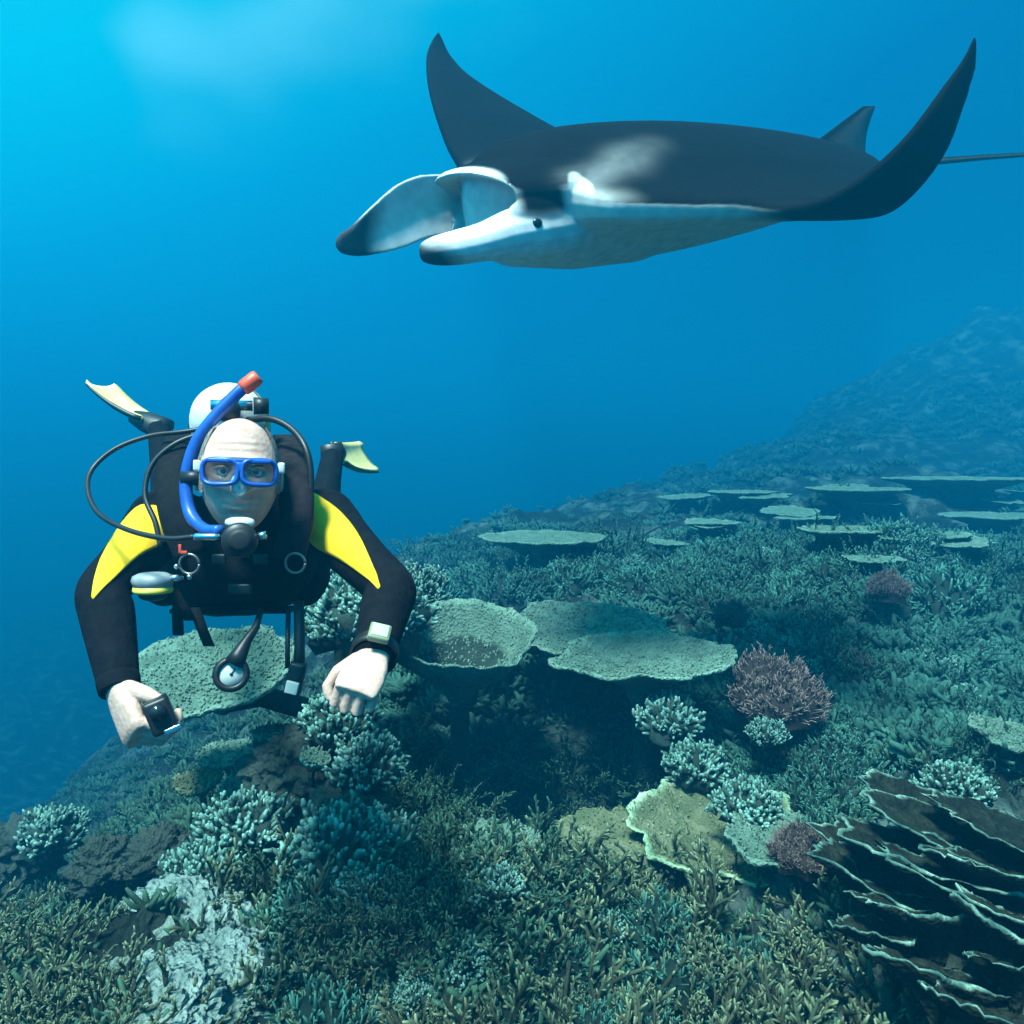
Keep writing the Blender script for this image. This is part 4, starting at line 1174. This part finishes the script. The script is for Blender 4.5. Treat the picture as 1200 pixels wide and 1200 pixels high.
    for a in np.linspace(115, 200, nseg):
        rings.append([TM @ Vector((r * math.cos(R(a)), r * math.sin(R(a)), h)) for r, h in [(.0815, .027), (.091, .058), (.0945, .09), (.0945, .115)]])
    q.rings(rings, False, False, False); lab = q.build('yellow_label', yellowp, tk)
    q = MB(); q.lathe([(.016, -.07), (.018, -.05), (.018, -.02), (.024, -.018)], TM, 18)
    q.tube([TM @ Vector((-.05, 0, -.045)), TM @ Vector((.04, 0, -.045))], .012, 14)
    q.build('valve', chrome, tk)
    q = MB(); q.tube([TM @ Vector((-.052, 0, -.045)), TM @ Vector((-.085, 0, -.045))], [.020, .018], 16); q.build('valve_knob', rubber, tk)
    q = MB(); q.tube([TM @ Vector((0, -.01, -.075)), TM @ Vector((0, -.03, -.10)), TM @ Vector((0, -.05, -.10))], [.022, .024, .020], 16); q.build('first_stage', rubber, tk)

    # ---- buoyancy vest
    vest = empty('buoyancy_vest', C0 + T * .2); vest.parent = root; vo = vest.location
    V = lambda p: Vector(p) - vo
    q = MB(); n = 44; rings = []
    def vring(t, w, dz, h, p=2.6, lump=0.0):
        out = []
        for k in range(n):
            a = 2 * math.pi * k / n
            c, s = math.cos(a), math.sin(a)
            w_ = w * math.copysign(abs(c) ** (2 / p), c); h_ = h * math.copysign(abs(s) ** (2 / p), s)
            k2 = 1 + lump * nz((c * 2, s * 2, t * 5), 1.6, 3, 4.0)
            out.append(V(C0 + T * t + X * w_ * k2 + U * (dz + h_ * k2)))
        return out
    for r in [(-.045, .07, -.055, .045), (-.035, .105, -.065, .065), (.0, .145, -.055, .095), (.07, .185, -.035, .135), (.17, .212, -.025, .155), (.28, .215, -.025, .158), (.38, .20, -.02, .150), (.44, .185, -.01, .135), (.455, .17, -.01, .12)]:
        rings.append(vring(*r, lump=.045))
    q.rings(rings, True, True); q.build('jacket', nylon, vest)
    for s, pts in ((-1, [(224, 652, 1.66), (209, 610, 1.66), (203, 570, 1.69), (205, 537, 1.75), (212, 515, 1.84), (222, 515, 1.98)]), (1, [(338, 655, 1.66), (347, 612, 1.66), (347, 570, 1.69), (343, 542, 1.75), (338, 520, 1.84), (330, 518, 1.98)])):
        q = MB(); pa = cr([tuple(V(A(*p))) for p in pts], 6); rings = []
        for i, p in enumerate(pa):
            tt = Vector(pa[min(i + 1, len(pa) - 1)]) - Vector(pa[max(i - 1, 0)]); tt.normalize()
            xx = Vector((1, 0, 0)); xx = (xx - tt * xx.dot(tt)).normalized(); nn = xx.cross(tt).normalized()
            hw = .038 - .010 * abs(i / len(pa) - .35); ht = .019
            rings.append([Vector(p) + xx * (hw * math.copysign(abs(math.cos(a)) ** .6, math.cos(a))) + nn * (ht * math.copysign(abs(math.sin(a)) ** .7, math.sin(a))) for a in [2 * math.pi * k / 16 for k in range(16)]])
        q.rings(rings); q.build('shoulder_pad', mat('dark_grey_fabric', (.008, .007, .009), (.024, .018, .022), 40, .85, .5, 240, .1, dist=.003) if s == 1 else nylon, vest)
    for s in (-1, 1):      # side pockets
        q = MB(); c = C0 + T * .24 + X * s * .185 - U * .075
        q.ball(V(c), (.062, .105, .085), 20, 14, disp=lambda d: 1 + .06 * nz(d, 2.2, 3, 7.0)); q.build('pocket', nylon, vest)
    q = MB(); q.box(V(C0 + T * .12 - U * .185), (.30, .05, .012), None, .004); q.build('cummerbund', nylon, vest)
    for (u, v, d, w) in ((257, 655, 1.64, .03), (305, 655, 1.64, .03), (281, 690, 1.68, .05)):
        q = MB(); q.box(V(A(u, v, d)), (w, .012, .022), None, .004); q.build('buckle', rubber, vest)
    for pts in ([(209, 700, 1.80), (208, 722, 1.80), (209, 744, 1.81)], [(228, 712, 1.80), (236, 735, 1.80), (245, 757, 1.81)], [(203, 690, 1.78), (215, 712, 1.78), (223, 727, 1.79)]):
        q = MB(); pa = [V(A(*p)) for p in pts]
        rings = []
        for p in pa: rings.append([p + Vector((sx * .012, sy * .0035, 0)) for sx, sy in ((-1, -1), (1, -1), (1, 1), (-1, 1))])
        q.rings(rings); q.build('strap_end', nylon, vest)
    for (u, v, d) in ((346, 660, 1.632), (222, 661, 1.632)):
        q = MB(); c = V(A(u, v, d)); q.tube([c + Vector((.021 * math.cos(a), 0, .021 * math.sin(a))) for a in [2 * math.pi * k / 24 for k in range(25)]], .003, 8); q.build('ring', mat('dull_steel', (.2, .2, .2), rough=.4, metallic=.8), vest)
    for (u, v) in ((207, 664), (222, 676), (206, 677)):
        q = MB(); q.ball(V(A(u, v, 1.62)), .006, 12, 8); q.build('clip', chrome, vest)
    # orange L-shaped mark on the chest strap
    q = MB(); q.box(V(A(211, 643, 1.626)), (.006, .003, .018), None, .0005); q.box(V(A(215.6, 647.2, 1.6265)), (.0135, .003, .006), None, .0005); q.build('orange_mark', red, vest)

    # ---- spare second stage clipped at the side
    oc = empty('spare_regulator', A(179, 682, 1.60)); oc.parent = root; oo = oc.location
    OM = Matrix.Rotation(R(10), 4, 'X')
    q = MB(); q.lathe([(.030, -.022), (.040, -.016), (.043, 0), (.040, .012), (.028, .020), (.001, .022)], Matrix.Translation((0, 0, .004)) @ Matrix.Diagonal((1, .8, .72, 1)), 30); q.build('housing', grey, oc)
    q = MB(); q.lathe([(.041, -.020), (.043, -.014), (.041, -.006), (.036, -.004)], Matrix.Translation((0, 0, -.004)) @ Matrix.Diagonal((.95, .8, .9, 1)), 30); q.build('rim', yellowp, oc)
    q = MB(); q.tube([A(198, 678, 1.60) - oo, A(207, 677, 1.60) - oo, A(214, 677, 1.61) - oo], [.008, .007, .0055], 12); q.build('hose_fitting', chrome, oc)
    q = MB(); q.ball((0, .0, -.028), (.030, .022, .012), 18, 10); q.build('mouthpiece', rubber, oc)

    # ---- pressure gauge on its hose
    pg = empty('pressure_gauge', A(271, 790, 1.66)); pg.parent = root; po = pg.location
    GM = (L(CAM) - A(271, 790, 1.66)).normalized().to_track_quat('Z', 'Y').to_matrix().to_4x4()
    q = MB(); q.lathe([(.030, -.016), (.038, -.012), (.0385, .010), (.034, .016), (.026, .017), (.0255, .011), (.001, .011)], GM, 36); q.build('case', rubber, pg)
    q = MB(); q.lathe([(.0250, .0112), (.0245, .0125), (.001, .0125)], GM, 32); dl = q.build('dial', dial, pg)
    q = MB(); q.box(GM @ Vector((.003, .004, .0138)), (.0025, .017, .001), GM.to_3x3() @ Matrix.Rotation(R(-35), 3, 'Z')); q.lathe([(.0035, .0126), (.003, .0150), (.0005, .0150)], GM, 12); q.build('needle', rubber, dl)
    q = MB(); q.tube([A(274, 778, 1.66) - po, A(280, 768, 1.665) - po, A(289, 751, 1.68) - po, A(300, 735, 1.70) - po, A(306, 715, 1.74) - po], [.022, .018, .011, .008, .0062], 14); q.build('hose', rubber, pg)
    # ---- console hanging from a second hose
    cs = empty('gauge_console', A(346, 795, 1.68)); cs.parent = root; co_ = cs.location
    q = MB(); pa = [(338, 792, 1.67), (345, 784, 1.67), (350, 800, 1.68), (352, 812, 1.69)]
    q.box((0, 0, 0), (.036, .03, .075), Matrix.Rotation(R(14), 3, 'Y'), .009); q.build('case', rubber, cs)
    q = MB(); q.box(A(342, 806, 1.655) - co_, (.028, .008, .028), Matrix.Rotation(R(14), 3, 'Y'), .003); q.build('display', dial, cs)
    q = MB(); q.tube([A(350, 785, 1.68) - co_, A(351, 760, 1.69) - co_, A(351, 735, 1.70) - co_, A(350, 705, 1.72) - co_], [.013, .0115, .0115, .0115], 12); q.build('hose', rubber, cs)
    q = MB(); q.tube([A(337, 783, 1.69) - co_, A(337, 755, 1.70) - co_, A(338, 712, 1.73) - co_], .0055, 10); q.build('hose', rubber, cs)

    # ---- wrist watch / dive computer
    wt = empty('dive_computer', lerp(ER, WR_, .93)); wt.parent = root; w0 = wt.location
    ax = (WR_ - ER).normalized(); nn = (L(CAM) - w0).normalized(); nn = (nn - ax * nn.dot(ax)).normalized(); sx = ax.cross(nn)
    WMt = Matrix((sx, -ax, nn)).transposed()
    q = MB(); rings = []
    for k in range(29):
        a = 2 * math.pi * k / 28; dv = sx * math.cos(a) + nn * math.sin(a)
        rings.append([dv * .0415 + ax * .012, dv * .045 + ax * .012, dv * .045 - ax * .012, dv * .0415 - ax * .012])
    q.rings(rings, False, False); q.build('strap', rubber, wt)
    q = MB(); q.box(nn * .049, (.040, .043, .014), WMt, .004); q.build('case', mat('olive_plastic', (.18, .20, .12), (.25, .27, .17), 30, .5, spec=.4), wt)
    q = MB(); q.box(nn * .0565, (.031, .034, .003), WMt, .001); q.build('display', greenf, wt)

    # ---- fins
    for An, tipu, heel, nrm in ((NL, A(112, 470, 3.05), A(202, 506, 2.97), None), (NR, A(418, 546, 3.45), A(386, 512, 2.95), Vector((.75, -.35, .55)))):
        fo = empty('fin', An); fo.parent = root
        D = (tipu - An); ln = D.length; D.normalize()
        if nrm is None:
            vd = (An - L(CAM)).normalized(); nrm = D.cross(vd); nrm = nrm if nrm.z > 0 else -nrm; nrm = nrm + vd * -.22
        nrm = (nrm - D * nrm.dot(D)).normalized(); sd = D.cross(nrm)
        q = MB(); path = [(heel - An) * .6, Vector((0, 0, 0)), D * .06, D * .12]
        q.tube(path, [.045, .05, .045, .03], 18, flat=.75); q.build('foot_pocket', rubber, fo)
        q = MB(); rings = []
        LN = max(ln, .27)
        for t in np.linspace(0, 1, 14):
            w = lerp(.045, .082, t ** .7) * (1 if t < .93 else .86); cup = .05 * t * t
            c = D * (.05 + (LN - .05) * t) + nrm * (.06 * t * t)
            th = .009 * (1 - .6 * t)
            up_ = [c + sd * (w * s) + nrm * (th + .018 * abs(s) ** 3) for s in np.linspace(-1, 1, 9)]
            dn_ = [c + sd * (w * s) + nrm * (-th + .010 * abs(s) ** 3) for s in np.linspace(1, -1, 9)]
            rings.append(up_ + dn_)
        q.rings(rings); q.build('blade', fincol, fo)
        q = MB()
        for s in (-1, 1):
            q.tube([D * (.05 + (LN - .05) * t) + nrm * (.06 * t * t + .012) + sd * (s * lerp(.045, .082, t ** .7)) for t in np.linspace(0, .95, 10)], [.011] * 5 + [.009, .008, .007, .006, .004], 8)
        q.build('side_rail', rubber, fo)
    tag(root, 'scuba diver in black wetsuit with yellow shoulders facing the camera above the reef', 'person')

    # ---- the small camera held in the hand is a thing of its own
    cm = empty('compact_camera', at(188, 838, 1.44))
    rot = Matrix.Rotation(R(-20), 3, 'Y') @ Matrix.Rotation(R(25), 3, 'Z')
    q = MB(); q.box((0, 0, 0), (.045, .055, .065), rot, .007); q.build('housing', rubber, cm)
    q = MB(); q.box(rot @ Vector((.012, -.0, -.030)), (.030, .058, .010), rot, .002); q.build('silver_edge', chrome, cm)
    q = MB(); q.tube([rot @ Vector((0, -.026, .01)), rot @ Vector((0, -.038, .01))], [.016, .015], 20); q.build('lens_port', mat('dark_glass', (.01, .01, .012), rough=.1, spec=.6), cm)
    tag(cm, 'small black underwater camera held in the diver\'s lowered hand', 'camera')
build_diver()

# ------------------------------------------------------------------ the sea water itself: one closed box of even density
def build_haze():
    b = MB()
    b.box((0, 30, (HZ0 + HZ1) / 2), (190, 170, HZ1 - HZ0))
    o = b.build('haze', None, None, False)
    m = bpy.data.materials.new('sea_water_volume'); m.use_nodes = True
    nt = m.node_tree; nt.nodes.clear()
    out = nt.nodes.new('ShaderNodeOutputMaterial')
    pv = nt.nodes.new('ShaderNodeVolumePrincipled')
    pv.inputs['Color'].default_value = VOL_COLOR + (1,)
    pv.inputs['Absorption Color'].default_value = VOL_ABS + (1,)
    pv.inputs['Density'].default_value = VOL_DENSITY
    pv.inputs['Anisotropy'].default_value = 0.3
    nt.links.new(pv.outputs[0], out.inputs['Volume'])
    o.data.materials.append(m)
    tag(o, 'clear blue sea water fading the distant reef', 'water', kind='stuff')
HZ0, HZ1 = -11.0, 9.3
# scattering and absorption per metre (red, green, blue) of the water
SCAT = (0.0002, 0.0188, 0.0385)
ABSO = (0.080, 0.035, 0.0125)
VOL_DENSITY = 0.12
VOL_COLOR = tuple(x / VOL_DENSITY for x in SCAT)
VOL_ABS = tuple((1 - a / (VOL_DENSITY * (1 - c))) ** 2 for a, c in zip(ABSO, VOL_COLOR))
build_haze()
